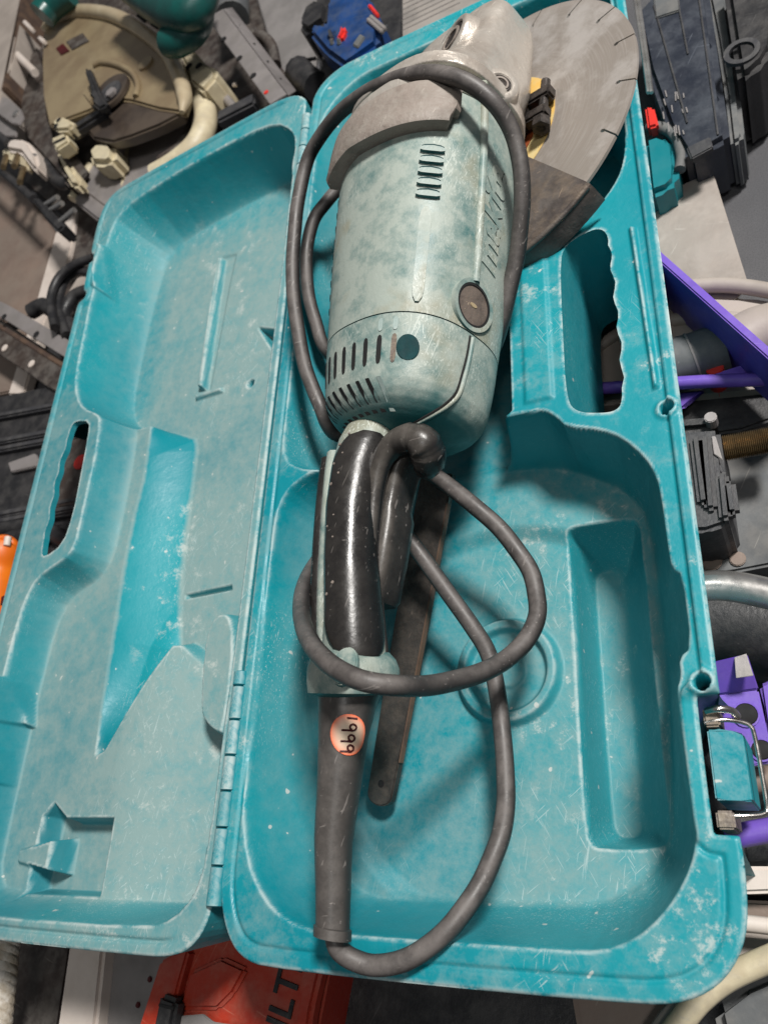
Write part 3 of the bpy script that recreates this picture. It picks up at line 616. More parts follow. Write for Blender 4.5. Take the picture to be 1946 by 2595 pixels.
# ---- disc, label ring, clamp and guard
def blade():
    R = .115; n = 18; out = []
    for k in range(n):
        a0 = 2 * math.pi * (k + .18) / n; g = .011; am = a0 + 2 * math.pi / n - g / 2
        for t in np.linspace(0, 1, 9): out.append((R, a0 + (2 * math.pi / n - g) * t))
        c = am + .036
        out += [(R - .0105, c - .006), (R - .0118, c - .013), (R - .0138, c - .012), (R - .0146, c), (R - .0138, c + .012), (R - .0118, c + .013), (R - .0105, c + .006)]
    bm = bmesh.new(); tp = [bm.verts.new(GW(r * math.cos(a), r * math.sin(a), .0011)) for r, a in out]; bt2 = [bm.verts.new(GW(r * math.cos(a), r * math.sin(a), -.0011)) for r, a in out]
    f1 = bm.faces.new(tp); f2 = bm.faces.new(bt2[::-1]); m_ = len(tp)
    for i in range(m_): bm.faces.new((tp[i], bt2[i], bt2[(i + 1) % m_], tp[(i + 1) % m_]))
    bmesh.ops.recalc_face_normals(bm, faces=bm.faces); bmesh.ops.triangulate(bm, faces=[f1, f2])
    bm.verts.index_update(); V = [tuple(v.co) for v in bm.verts]; F = [tuple(v.index for v in f.verts) for f in bm.faces]; bm.free(); return V, F
V, F = blade()
me_o = add('cutting_disc', V, F, M['disc'], gr, False, origin=GO)
ring_obj('label_ring', GO + GN * .0017, GN, .0540, .0405, .0004, M['yellow'], me_o, 56)
ring_obj('clamp_flange', GO + GN * .0022, GN, .0400, .012, .0010, M['orange_ring'], me_o, 48)
# collar, clamp jaws and bolt of the guard between head and disc
V, F = loft_vf([[GW(r * math.cos(t), r * math.sin(t), w_) for t in np.linspace(0, 2 * math.pi, 40, endpoint=False)] for r, w_ in ((.0385, .0135), (.0385, .0065), (.034, .006))]); fixn(add('guard_collar', V, F, M['blackmetal'], gr, True, 45))
def gbox(name, u0, u1, v0, v1, w0, w1, mat, parent, bv=.0015): return prism(name, [GW(u0, v0, w1), GW(u0, v1, w1), GW(u1, v1, w1), GW(u1, v0, w1)], w1 - w0, mat, parent, bv, axis=-GN)
gbox('clamp_jaw', -.012, -.003, .037, .057, .0045, .0140, M['blackmetal'], gr); gbox('clamp_jaw', .004, .013, .036, .055, .0045, .0140, M['blackmetal'], gr)
tube('clamp_bolt', [GW(-.020, .0505, .0095), GW(.022, .0505, .0095)], .0034, M['blackmetal'], gr, 10, 2)
V, F = loft_vf([[GW(u, .0505 + .0066 * math.cos(t), .0095 + .0066 * math.sin(t)) for t in np.linspace(0, 2 * math.pi, 6, endpoint=False)] for u in (.015, .022)]); fixn(add('clamp_nut', V, F, M['blackmetal'], gr, True, 30))
# guard: half-round plate above the disc on the handle side with a rim turned down
gv = []; gF = []; na = 44
for i in range(na):
    a = math.radians(-110 + 156 * i / (na - 1)); ca, sa = math.cos(a), math.sin(a)
    gv.append([GW(r * ca, r * sa, w_) for r, w_ in ((.037, .0085), (.060, .0080), (.095, .0078), (.1215, .0072), (.1250, .0058), (.1262, .0030), (.1262, -.0105), (.1248, -.0105), (.1245, .0025), (.1215, .0055), (.095, .0062), (.037, .0068))])
V, F = loft_vf(gv); guard = fixn(add('disc_guard', V, F, M['guardmetal'], gr, True, 40))
tube('guard_lip', [GW(.1245 * math.cos(math.radians(a)), .1245 * math.sin(math.radians(a)), .0058) for a in np.linspace(-108, 45, 40)], .0022, M['guardmetal'], guard, 8, 2)
# ---- rear handle: shell, moulded grip, paddle switch, collar, cord boot
hp_ = [(.240, -.006, .053, .0165, .0165), (.252, -.008, .058, .017, .017), (.266, -.0095, .0635, .0165, .0165), (.285, -.0100, .0670, .0152, .0152), (.31, -.0085, .0680, .0144, .0146), (.34, -.0050, .0660, .0142, .0146), (.372, .0005, .0622, .0150, .0155), (.396, .0035, .0590, .0168, .0172)]
def hsec(u):
    A = np.array(hp_); return [float(np.interp(u, A[:, 0], A[:, i])) for i in range(1, 5)]
def hpt(u, deg, off=0., e=2.25):
    v0, w0, rv, rw_ = hsec(u); p = math.radians(deg); c, s = math.cos(p), math.sin(p); k = (abs(c) ** e + abs(s) ** e) ** (-1 / e); return GW(u, v0 + (rv + off) * c * k, w0 + (rw_ + off) * s * k)
us = np.linspace(.240, .396, 30)
V, F = loft_vf([[hpt(u, 360 * j / 40) for j in range(40)] for u in us]); handle = fixn(add('handle_shell', V, F, M['housing'], gr, True, 45))
def wrap(name, u0, u1, a0, a1, off, mat, parent, rnd=.012, nu=26, na=22, thick=.003):
    """a moulded skin on the handle with rounded ends"""
    rings = []
    for i in range(nu + 1):
        u = u0 + (u1 - u0) * i / nu; e = min(u - u0, u1 - u) / rnd; sq = math.sqrt(max(0, 1 - (1 - min(1, e)) ** 2)); mid = (a0 + a1) / 2; hw = (a1 - a0) / 2 * (.25 + .75 * sq)
        row = []
        for j in range(na + 1):
            t = j / na; ed = min(1, min(t, 1 - t) * na / 2.5); o = off * math.sqrt(max(0, 1 - (1 - ed) ** 2)) * (.2 + .8 * sq); row.append(hpt(u, mid - hw + 2 * hw * t, o))
        row += [hpt(u, mid + hw, -thick), hpt(u, mid - hw, -thick)]
        rings.append(row)
    V, F = loft_vf(rings); return fixn(add(name, V, F, mat, parent, True, 50))
wrap('grip_side', .350, .3925, -84, -42, .0016, M['grip'], gr, .010)
grip = wrap('grip', .2655, .3925, -34, 110, .0018, M['grip'], gr, .020, 44, 30)
wrap('grip_side', .272, .386, 152, 226, .0016, M['grip'], gr, .02)
rng = random.Random(7)
stud = None
for row, ang in enumerate((80, 97)):                    # the little moulded studs of the grip
    for i in range(9):
        u = .268 + i * .0125 + (.006 if row else 0); c = hpt(u, ang, .0018); c0 = hpt(u, ang, -.005); nn = (c - c0) / np.linalg.norm(c - c0)
        if rng.random() < .2: continue
        o = disc_obj('grip_stud', c + nn * .0003, nn, rng.uniform(.0006, .0011), .0014, M['band'], grip, 8, .0002)
# paddle switch below the grip, hinged at the motor end
pad = []
for u, v0, w0, rv, rw_ in [(.262, .009, .047, .0125, .0125), (.272, .007, .0475, .0125, .0125), (.285, .0045, .0475, .0112, .0112), (.305, .0035, .0465, .0106, .0110), (.311, .0035, .046, .0120, .0120), (.335, .003, .0455, .0116, .0118), (.356, .0025, .0450, .0105, .0110), (.359, .0025, .0450, .0090, .0095)]:
    pad.append(sring(u, v0 - .0035 * min(1, (u - .262) / .03), w0 + .0025, rv * 1.12, rw_ * 1.0, 5.0, 28))
V, F = loft_vf(pad); paddle = fixn(add('paddle_switch', V, F, M['trigger'], gr, True, 40))
# pleated elbow sleeve where the switch leaves the motor
def GPw(px, py, w_):
    d = ray(px, py); t = np.dot(GO + w_ * GN - CAM, GN) / np.dot(d, GN); return CAM + t * d
arm = [GPw(*q) for q in [(930, 1508, .060), (934, 1420, .062), (942, 1320, .064), (952, 1230, .066), (970, 1165, .068), (1003, 1124, .068), (1043, 1110, .067), (1074, 1126, .063), (1086, 1158, .056), (1080, 1190, .048)]]
ap = spline(arm, 10); nr_ = len(ap); rad = []
for i in range(nr_):
    t = i / (nr_ - 1); r = np.interp(t, [0, .1, .45, .6, .8, .93, 1], [.0040, .0058, .0072, .0094, .0118, .0112, .0080]); rad.append(r * (1 - (.07 if t > .62 and (i // 4) % 3 == 0 else 0)))
V, F = tube_vf(ap, [r * .86 for r in rad], 10); fixn(add('switch_arm', V, F, M['trigger'], paddle, True, 45))
tube('spring_wire', [GW(.268 + .0014 * i, .0065 + .0022 * math.cos(i * 1.6), .0665 + .0022 * math.sin(i * 1.6)) for i in range(20)], .0006, M['chrome'], paddle, 6, 4)
# green edge rail and black outer strip along the left of the grip
tube('handle_rail', [GPw(846, 1150, .064), GPw(838, 1220, .066), GPw(829, 1350, .066), GPw(822, 1500, .063), GPw(822, 1610, .060), GPw(838, 1668, .060)], .0042, M['housing'], gr, 8, 5)
tube('grip_strip', [GPw(832, 1165, .058), GPw(822, 1250, .058), GPw(812, 1380, .057), GPw(806, 1520, .055), GPw(808, 1620, .053)], .0048, M['grip'], gr, 8, 5)
# collar at the end of the handle
V, F = loft_vf([sring(u, v0, w0, rv, rw_, 2.8, 40, .004) for u, v0, w0, rv, rw_ in [(.388, .000, .0592, .0170, .0180), (.3915, .001, .0588, .0198, .0208), (.396, .0015, .058, .0212, .0222), (.403, .002, .0570, .0215, .0222), (.4085, .0010, .0565, .0198, .0205), (.4095, .0005, .0565, .0150, .0155)]]); collar = fixn(add('handle_collar', V, F, M['housing'], gr, True, 45))
cc = GW(.3985, .0155, .0755); disc_obj('collar_cap', cc + GN * .002, GN * .9 - GA * .25 + GS * .25, .0105, .004, M['housing'], collar, 30, .001, .0075)
boot = [(.405, -.0010, .0565, .0170), (.412, -.0010, .0565, .0155), (.43, -.0012, .0555, .0130), (.455, -.0012, .0530, .0112), (.48, -.0025, .0500, .0098), (.505, -.0005, .0465, .0088), (.5185, .0006, .0448, .0084), (.5190, .0006, .0447, .0094), (.5235, .0010, .0442, .0094), (.5240, .0010, .0441, .0060)]
V, F = loft_vf([sring(u, v0, w0, r, r, 2.0, 32) for u, v0, w0, r in boot]); bt = fixn(add('cord_boot', V, F, M['boot'], gr, True, 45))
# round price sticker bent over the boot, written by hand
def bootpt(u, deg, off=0.):
    A = np.array(boot); v0, w0, r = [float(np.interp(u, A[:, 0], A[:, i])) for i in (1, 2, 3)]; p = math.radians(deg); return GW(u, v0 + (r + off) * math.cos(p), w0 + (r + off) * math.sin(p))
SU, SA, SR = .4300, 30.0, .0098
def stk(x, y, off): return bootpt(SU + x, SA + math.degrees(y / .0138), off)
V = []; F = []; nr = 6; ns = 32
for i in range(nr + 1):
    for j in range(ns): r = SR * i / nr; t = 2 * math.pi * j / ns; V.append(stk(r * math.cos(t) * 1.0, r * math.sin(t), .0005))
for i in range(nr + 1):
    for j in range(ns): r = SR * i / nr; t = 2 * math.pi * j / ns; V.append(stk(r * math.cos(t) * 1.0, r * math.sin(t), .0002))
for q in (0, (nr + 1) * ns):
    for i in range(nr):
        for j in range(ns): F.append((q + i * ns + j, q + i * ns + (j + 1) % ns, q + (i + 1) * ns + (j + 1) % ns, q + (i + 1) * ns + j))
for j in range(ns): F.append((nr * ns + j, nr * ns + (j + 1) % ns, (2 * nr + 1) * ns + (j + 1) % ns, (2 * nr + 1) * ns + j))
st = fixn(add('price_sticker', V, F, M['sticker'], gr, True, 50, attrs={'rad': [((i % ((nr + 1) * ns)) // ns / nr) ** 3.5 for i in range(len(V))]})); st['label'] = 'round orange sticker with handwritten black digits'
def stroke(pts):
    return tube('handwriting', [stk(x, y, .0007) for x, y in pts], .00052, M['ink'], st, 6, 5)
stroke([(-.0082, -.0030), (-.0078, .0020)])
def nine(x0):
    stroke([(x0 + .0028, -.0020), (x0 + .0016, -.0032), (x0 + .0002, -.0028), (x0 - .0002, -.0012), (x0 + .0008, .0000), (x0 + .0022, -.0004), (x0 + .0029, -.0018), (x0 + .0030, .0004), (x0 + .0034, .0040)])
nine(-.0050); nine(.0002); nine(.0050)
# ---- the power cord: one length, looped round the tool
cp = [(845, 2345, .168), (850, 2385, .167), (862, 2408, .165), (889, 2430, .162), (938, 2444, .159), (986, 2444, .158), (1034, 2430, .157), (1082, 2401, .156), (1130, 2358, .155), (1179, 2300, .151), (1217, 2242, .146), (1246, 2179, .14), (1270, 2112, .135), (1280, 2039, .13), (1282, 1967, .127), (1275, 1871, .125), (1260, 1750, .125), (1238, 1658, .128), (1195, 1590, .134), (1132, 1498, .141), (1070, 1412, .149), (1026, 1354, .154), (990, 1318, .154), (940, 1310, .142), (880, 1345, .136), (828, 1395, .142), (795, 1436, .152), (771, 1484, .168), (763, 1532, .184), (768, 1580, .200), (790, 1634, .217), (828, 1677, .2275), (881, 1711, .232), (939, 1730, .231), (1012, 1737, .222), (1084, 1737, .206), (1156, 1725, .189), (1229, 1701, .173), (1287, 1667, .16), (1335, 1619, .152), (1359, 1561, .146), (1359, 1508, .143), (1344, 1450, .143), (1311, 1397, .145), (1262, 1339, .15), (1205, 1286, .155), (1147, 1238, .158), (1095, 1200, .160), (1050, 1165, .158), (1000, 1135, .146), (940, 1120, .138), (885, 1108, .141), (850, 1098, .149), (828, 1072, .158), (814, 1036, .165), (793, 985, .17), (772, 922, .175), (755, 838, .18), (744, 753, .185), (742, 669, .19), (746, 584, .195), (755, 513, .2), (778, 411, .208), (810, 349, .217), (857, 290, .228), (916, 243, .240), (974, 212, .250), (1033, 192, .257), (1092, 186, .260), (1151, 196, .259), (1202, 219, .254), (1249, 259, .246), (1284, 306, .236), (1307, 360, .227), (1319, 431, .218), (1323, 509, .208), (1317, 580, .199), (1308, 648, .19), (1291, 732, .18), (1270, 816, .17), (1248, 888, .158), (1215, 950, .142), (1150, 985, .124), (1050, 990, .112), (940, 960, .112), (868, 925, .125), (822, 880, .142), (801, 821, .150), (784, 753, .156), (776, 681, .160), (780, 618, .164), (797, 555, .168), (825, 515, .170), (858, 478, .166), (905, 450, .150), (960, 440, .13)]
cord_rng = random.Random(11)
tube('power_cord', [P(*c) + np.array([cord_rng.gauss(0, .00018), cord_rng.gauss(0, .00018), 0]) for c in cp], .0050, M['cord'], gr, 14, 6)
# ================================================================== flat spanner beside the handle
sp = empty('lock_spanner', P(1020, 1600, .10), 'flat dark steel spanner bar lying beside the grinder handle', 'spanner')
A0 = P(1105, 1200, .128); A1 = P(964, 1995, .106); ax = (A1 - A0) / np.linalg.norm(A1 - A0); sd = np.cross([0, 0, 1.], ax); sd /= np.linalg.norm(sd); sd[2] += .12; sd /= np.linalg.norm(sd); nn = np.cross(ax, sd); nn = nn if nn[2] > 0 else -nn
Ls = float(np.linalg.norm(A1 - A0)); out = []
for t, hw in ((0, .012), (.1, .0125), (.5, .0118), (.9, .0098), (1.0, .0092)): out.append(A0 + ax * Ls * t + sd * hw)
for a in np.linspace(75, -75, 9): out.append(A1 + ax * (.004 + .0065 * math.cos(math.radians(a))) + sd * .0092 * math.sin(math.radians(a)))
for t, hw in ((1.0, .0092), (.9, .0098), (.5, .0118), (.1, .0125), (0, .012)): out.append(A0 + ax * Ls * t - sd * hw)
prism('bar', out, .0055, M['steel'], sp, .0008, axis=-nn)
disc_obj('pin_hole', A1 + nn * .0003 - ax * .002, nn, .0022, .001, M['dark'], sp, 16, .0002)
boxbar('edge_strip', A0 + ax * .02 + sd * .0122 + nn * .0003, A0 + ax * Ls * .92 + sd * .0102 + nn * .0003, .0012, .004, M['rust'], sp, .0003, up=nn)
# ================================================================== things lying around the case
def T(px, py, z): return P(px, py, z)
B = {}
B['black'] = pmat('black_plastic', (.016, .016, .018), (.028, .027, .029), 30, .42, 0, .2, 300, dust=.35, dcol=(.10, .095, .09))
B['char'] = pmat('charcoal_plastic', (.045, .045, .05), (.03, .03, .034), 30, .5, 0, .2, 300, dust=.4, dcol=(.13, .125, .12))
B['navy'] = pmat('blue_black_plastic', (.018, .022, .034), (.028, .033, .045), 20, .36, 0, .2, 200, dust=.5, dcol=(.10, .11, .13))
B['cream'] = pmat('cream_enamel', (.66, .58, .40), (.54, .46, .31), 40, .45, 0, .1, dust=.3)
B['lgrey'] = pmat('light_grey_metal', (.36, .33, .325), (.30, .275, .27), 30, .42, .35, .15, dust=.3)
B['mgrey'] = pmat('mid_grey_board', (.24, .225, .22), (.18, .17, .165), 18, .6, 0, .2)
B['tan'] = pmat('brown_board', (.245, .18, .145), (.19, .14, .115), 8, .5, 0, .15, dust=.25, dcol=(.32, .29, .24))
B['white'] = pmat('off_white', (.70, .62, .56), (.60, .52, .46), 15, .5, 0, .1)
B['dbrown'] = pmat('dark_brown', (.050, .036, .030), (.03, .022, .02), 25, .55, 0, .2, dust=.3)
B['purple'] = pmat('purple_paint', (.175, .095, .52), (.14, .07, .42), 20, .38, 0, .12, dust=.2, dcol=(.30, .22, .55))
B['red'] = pmat('red_case_plastic', (.44, .040, .018), (.37, .032, .018), 25, .42, 0, .2, 300, dust=.3, dcol=(.45, .20, .14))
B['orange'] = pmat('orange_plastic', (.85, .20, .012), (.75, .15, .01), 20, .35, 0, .05)
B['green'] = pmat('dark_green_plastic', (.006, .085, .075), (.01, .06, .055), 20, .35, 0, .15)
B['teal2'] = pmat('teal_plastic', (.004, .18, .21), (.006, .14, .17), 25, .4, 0, .1)
B['blue'] = pmat('blue_plastic', (.008, .050, .19), (.008, .035, .12), 30, .4, 0, .2, dust=.3, dcol=(.10, .12, .15))
B['redbit'] = pmat('red_plastic', (.72, .035, .025), None, 20, .4, 0, 0)
B['pipe'] = pmat('beige_pipe', (.43, .375, .33), (.34, .295, .26), 12, .5, 0, .1)
B['sheet'] = pmat('brushed_sheet', (.47, .41, .365), (.36, .31, .275), 14, .4, .35, .1, dust=.35, dcol=(.5, .46, .42))
B['wood'] = pmat('grey_streaked_plate', (.36, .33, .30), (.27, .25, .23), 18, .5, .2, .1)
B['bolt'] = pmat('brass_pin', (.42, .31, .17), (.26, .19, .11), 60, .35, .8, .1)
B['silver'] = pmat('satin_silver', (.62, .60, .58), (.50, .48, .46), 30, .28, .85, .05)
B['rope'] = pmat('white_rope', (.62, .58, .52), (.42, .36, .28), 80, .8, 0, .6, 500)
B['sgrey'] = pmat('slate_grey', (.115, .122, .126), (.08, .085, .09), 20, .6, 0, .15, dust=.3)
am = NT('amber_guard'); am.link(am.mix(am.ramp(am.noise(16, 6, .65), .35, .65), (.40, .315, .19), (.29, .215, .13)), am.b.inputs['Base Color']); am.b.inputs['Roughness'].default_value = .3; am.b.inputs['Transmission Weight'].default_value = .28; am.bump(am.noise(90, 4, .6), .15, .002); B['amber'] = am.m
am = NT('smoked_guard'); am.link(am.mix(am.ramp(am.noise(16, 6, .65), .35, .65), (.055, .042, .035), (.11, .085, .065)), am.b.inputs['Base Color']); am.b.inputs['Roughness'].default_value = .3; am.b.inputs['Transmission Weight'].default_value = .15; B['smoke'] = am.m
am = NT('pale_amber_rim'); am.link(am.mix(am.ramp(am.noise(16, 4, .65), .35, .65), (.62, .52, .36), (.50, .40, .26)), am.b.inputs['Base Color']); am.b.inputs['Roughness'].default_value = .25; am.b.inputs['Transmission Weight'].default_value = .2; B['rimamber'] = am.m
def solo(o, label, cat, group=None): return tag(o, label, cat, group)
def ptube(name, px, z, r, mat, parent=None, seg=10, k=6):
    zs = z if isinstance(z, (list, tuple)) else [z] * len(px)
    return tube(name, [P(x, y, q) for (x, y), q in zip(px, zs)], r, mat, parent, seg, k)
def pdisc(name, px, py, z, r, th, mat, parent=None, seg=20): return disc_obj(name, P(px, py, z), (0, 0, 1), r, th, mat, parent, seg, min(.0006, th * .3))
# ---- dark matting and boards under the clutter
solo(slab('floor_mat', [(40, -40), (560, -60), (700, -60), (760, 60), (760, 300), (250, 620), (60, 460)], .004, .003, B['dbrown']), 'dark brown mat on the floor under the amber-guarded saw', 'mat')
solo(slab('grey_board', [(640, -40), (800, -60), (812, 60), (806, 115), (800, 150), (790, 260), (700, 260), (690, 130)], .010, .005, B['mgrey']), 'pale grey board on the floor between steel angle and blue tool', 'board')
solo(slab('brown_board', [(-60, 395), (60, 480), (140, 590), (115, 700), (82, 800), (-60, 830)], .016, .012, B['tan']), 'brown panel behind the two mains plugs', 'board')
solo(slab('brown_board', [(-60, 850), (62, 830), (40, 990), (-60, 1010)], .016, .012, B['tan']), 'brown panel showing below the rusty slotted angle', 'board')
solo(slab('white_strip', [(140, 592), (192, 530), (182, 620), (162, 700), (112, 812), (60, 1000), (20, 1000), (82, 800)], .018, .014, B['white']), 'off-white strip beside the brown panel under the black plug', 'strip')
solo(slab('dark_board', [(192, 530), (260, 560), (240, 700), (175, 850), (112, 812), (165, 690)], .012, .009, B['dbrown']), 'dark brown panel between white strip and the case lid', 'board')
# ---- mitre saw with an amber blade guard
ms = empty('mitre_saw', P(270, 300, 0), 'mitre saw with translucent amber blade guard and cream turntable', 'saw')
slab('saw_table', [(231, 420), (323, 362), (463, 308), (492, 330), (470, 395), (380, 470), (300, 560), (245, 556), (186, 508)], .048, .044, B['lgrey'], ms, .003)
slab('table_insert', [(318, 372), (326, 368), (316, 450), (306, 470)], .0495, .002, B['cream'], ms, .0004)
boxbar('table_groove', P(213, 481, .0485), P(270, 523, .0485), .0015, .001, B['dbrown'], ms, .0002)
ptube('table_edge', [(233, 420), (210, 462), (186, 506)], .046, .007, B['cream'], ms)
ptube('turntable_ring', [(480, 190), (505, 225), (520, 275), (520, 320), (500, 365), (465, 400), (430, 425), (395, 445)], .062, .0140, B['cream'], ms, 14)
ptube('scale_ring', [(478, 225), (492, 275), (490, 320), (472, 360), (440, 392), (410, 412)], .050, .009, B['dbrown'], ms)
slab('fence_block', [(443, 120), (475, 113), (500, 135), (520, 160), (545, 168), (548, 190), (535, 205), (512, 230), (480, 208), (465, 160)], .085, .075, B['cream'], ms, .006)
pdisc('fence_hole', 478, 166, .086, .005, .004, M['dark'], ms); pdisc('fence_hole', 503, 165, .086, .005, .004, M['dark'], ms)
slab('clamp_knob', [(219, 385), (245, 358), (280, 356), (290, 372), (285, 402), (262, 414), (228, 412)], .080, .035, B['cream'], ms, .007)
slab('blade_guard', [(113, 68), (145, 39), (217, 19), (289, 29), (362, 68), (424, 121), (463, 193), (477, 241), (463, 284), (400, 275), (330, 255), (277, 250), (225, 280), (170, 300), (125, 320), (108, 240), (106, 159), (108, 96)], .092, .012, B['amber'], ms, .003)
ptube('guard_rim', [(113, 78), (135, 52), (175, 36), (217, 29), (289, 40), (362, 80), (420, 130), (455, 195), (468, 245), (462, 285)], .094, [.006, .0090, .0100, .0100, .0100, .0100, .0100, .0100, .0095, .003], B['rimamber'], ms, 14)
ptube('guard_ring', [(240, 165), (262, 158), (300, 165), (335, 185), (350, 215), (345, 245)], .094, .004, B['amber'], ms)
pdisc('guard_boss', 368, 158, .095, .011, .004, B['amber'], ms)
slab('warning_label', [(168, 105), (210, 83), (226, 103), (183, 126)], .0935, .001, B['dbrown'], ms, .0003)
slab('warning_label', [(142, 122), (160, 110), (177, 128), (155, 139)], .0935, .001, M['ink'], ms, .0003)
slab('lower_guard', [(240, 290), (300, 262), (345, 252), (400, 262), (463, 285), (400, 318), (330, 345), (285, 358), (235, 350), (215, 322)], .088, .016, B['smoke'], ms, .003)
pdisc('hub', 277, 231, .099, .030, .006, B['smoke'], ms, 28); pdisc('hub_washer', 277, 231, .102, .018, .004, B['char'], ms, 24); pdisc('hub_bolt', 279, 231, .106, .008, .005, B['lgrey'], ms, 6)
slab('guard_link', [(212, 176), (224, 168), (240, 205), (252, 235), (272, 262), (250, 276), (222, 252), (230, 228)], .112, .012, B['black'], ms, .003)
slab('guard_link', [(206, 236), (222, 228), (238, 246), (226, 262)], .114, .008, B['amber'], ms, .002)
boxbar('pivot_bar', P(150, 345, .098), P(270, 268, .098), .018, .015, B['black'], ms, .004)
slab('saw_arm', [(98, 108), (118, 170), (126, 290), (150, 360), (195, 430), (170, 470), (125, 420), (60, 350), (45, 250), (60, 160)], .070, .04, B['dbrown'], ms, .006)
slab('hinge_lug', [(128, 350), (165, 334), (176, 356), (140, 380)], .10, .02, B['cream'], ms, .003)
boxbar('lug_slot', P(136, 362, .101), P(166, 348, .101), .005, .001, M['dark'], ms, .0003)
slab('hinge_lug', [(130, 312), (150, 290), (172, 300), (190, 310), (170, 328), (140, 330)], .105, .02, B['cream'], ms, .004)
pdisc('lug_hole', 148, 303, .106, .004, .002, M['dark'], ms); pdisc('lug_hole', 141, 318, .106, .004, .002, M['dark'], ms)
slab('lock_lever', [(137, 392), (160, 380), (184, 425), (205, 452), (196, 470), (178, 470), (160, 440)], .075, .02, B['cream'], ms, .005)
boxbar('link_rod', P(166, 388, .08), P(212, 448, .06), .016, .01, B['dbrown'], ms, .002)
ptube('hose_end', [(125, 415), (140, 450), (160, 465), (175, 462)], .06, .009, B['black'], ms)
# ---- green handle behind the saw, grey cylinder beside it
solo(ptube('saw_handle', [(300, -60), (380, 0), (430, 28), (470, 34), (500, 10), (512, -30)], .15, .021, B['green'], None, 14), 'dark green plastic loop handle above the amber guard', 'handle')
solo(ptube('saw_handle', [(508, -40), (506, 40), (488, 80), (455, 104), (428, 108)], .13, .017, B['green'], None, 14), 'green curved grip ending beside the cream fence block', 'handle')
solo(ptube('green_hose', [(108, 40), (130, 14), (175, -20)], .12, .020, B['green'], None, 12), 'short dark green grip at the top left of the amber guard', 'handle')
sl = empty('slotted_bar', P(360, 40, .1), 'pale bar with dark slots between green handle and amber guard', 'bar')
slab('bar', [(322, 20), (335, 8), (425, 70), (415, 80)], .11, .008, B['white'], sl, .001); boxbar('slot', P(350, 35, .1105), P(372, 52, .1105), .008, .001, M['dark'], sl, .0002); boxbar('slot', P(385, 58, .1105), P(402, 70, .1105), .006, .001, M['dark'], sl, .0002)
# ---- perforated steel angle
sa = empty('steel_angle', P(630, 140, 0), 'grey steel angle with a row of bolt holes, behind the lid', 'steel angle')
slab('face', [(524, 45), (566, 22), (728, 238), (684, 264)], .085, .003, B['lgrey'], sa, .0006)
prism('flange', [P(566, 22, .0865), P(588, 18, .066), P(748, 226, .066), P(728, 238, .0865)], .003, B['lgrey'], sa, .0006)
for x, y in ((531, 52), (566, 98), (606, 146), (641, 190)): pdisc('bolt_hole', x, y, .0862, .0042, .002, M['dark'], sa, 14)
for x, y in ((602, 66), (640, 113), (674, 158), (706, 202)): pdisc('bolt_hole', x, y, .0790, .0036, .002, M['dark'], sa, 14)
pdisc('red_dot', 674, 233, .0858, .003, .001, B['redbit'], sa, 12)
solo(ptube('grey_column', [(590, -60), (590, 45)], .05, .022, B['sgrey'], None, 14), 'grey round post end behind the steel angle', 'post')
for i, pts in enumerate(([(620, 60), (650, 90), (668, 130), (690, 160), (720, 205)], [(632, 75), (660, 120), (672, 155), (700, 200)], [(700, 165), (690, 120), (670, 95), (650, 92)])):
    solo(ptube('dark_lead', pts, .02 + .012 * i, .007, B['dbrown'], None, 8), ('dark lead running beside the steel angle', 'thin dark lead twisted under the others beside the steel angle', 'curled dark lead on the pale grey board')[i], 'cable', 'dark leads by the steel angle')
gb = empty('threaded_clamp', P(580, 260, 0), 'dark clamp bar with pale rod lying behind the lid corner', 'clamp')
boxbar('clamp_bar', P(548, 295, .07), P(645, 245, .07), .020, .014, B['char'], gb, .003); ptube('rod', [(536, 208), (615, 298)], .055, .0055, B['lgrey'], gb, 8); slab('chip', [(586, 215), (596, 205), (600, 216)], .05, .004, B['white'], gb, .001)
# ---- blue power tool
bt_ = empty('blue_power_tool', P(880, 80, 0), 'blue and black power tool with a red trigger behind the case', 'power tool')
slab('motor_body', [(828, -10), (890, -40), (935, -10), (962, 45), (956, 105), (905, 142), (870, 165), (822, 130), (780, 80), (795, 52), (822, 58)], .10, .07, B['blue'], bt_, .012)
slab('battery', [(800, 118), (868, 160), (962, 105), (990, 130), (870, 200), (815, 215)], .06, .05, B['black'], bt_, .006)
slab('front_cap', [(750, 55), (765, 15), (800, -10), (832, -4), (826, 45), (775, 80), (757, 70)], .09, .06, B['black'], bt_, .01)
slab('trigger', [(858, 70), (868, 60), (876, 72), (862, 96), (848, 95), (856, 84)], .106, .02, B['redbit'], bt_, .003)
slab('trigger_guard', [(822, 78), (842, 62), (852, 88), (838, 104), (825, 98)], .104, .02, B['char'], bt_, .004)
slab('side_label', [(892, 112), (912, 84), (924, 92), (906, 120)], .102, .004, B['sgrey'], bt_, .001)
slab('red_badge', [(930, 12), (938, 8), (960, 34), (954, 42)], .103, .004, B['redbit'], bt_, .001)
for d in (0, 7): boxbar('chrome_strip', P(930 + d, 45 - d, .103), P(968 + d, 78 - d, .103), .004, .004, B['lgrey'], bt_, .0008)
for x in (836, 854): boxbar('pin', P(x, 98, .106), P(x + 5, 116, .10), .004, .004, B['silver'], bt_, .001)
pdisc('chuck', 988, 88, .07, .018, .04, B['black'], bt_, 20); slab('chuck_body', [(960, 60), (985, 50), (1015, 62), (1015, 95), (975, 118), (952, 110)], .06, .04, B['char'], bt_, .006)
pl = empty('black_pliers', P(780, 190, 0), 'black rubber handled tool with red tip on the grey board', 'pliers')
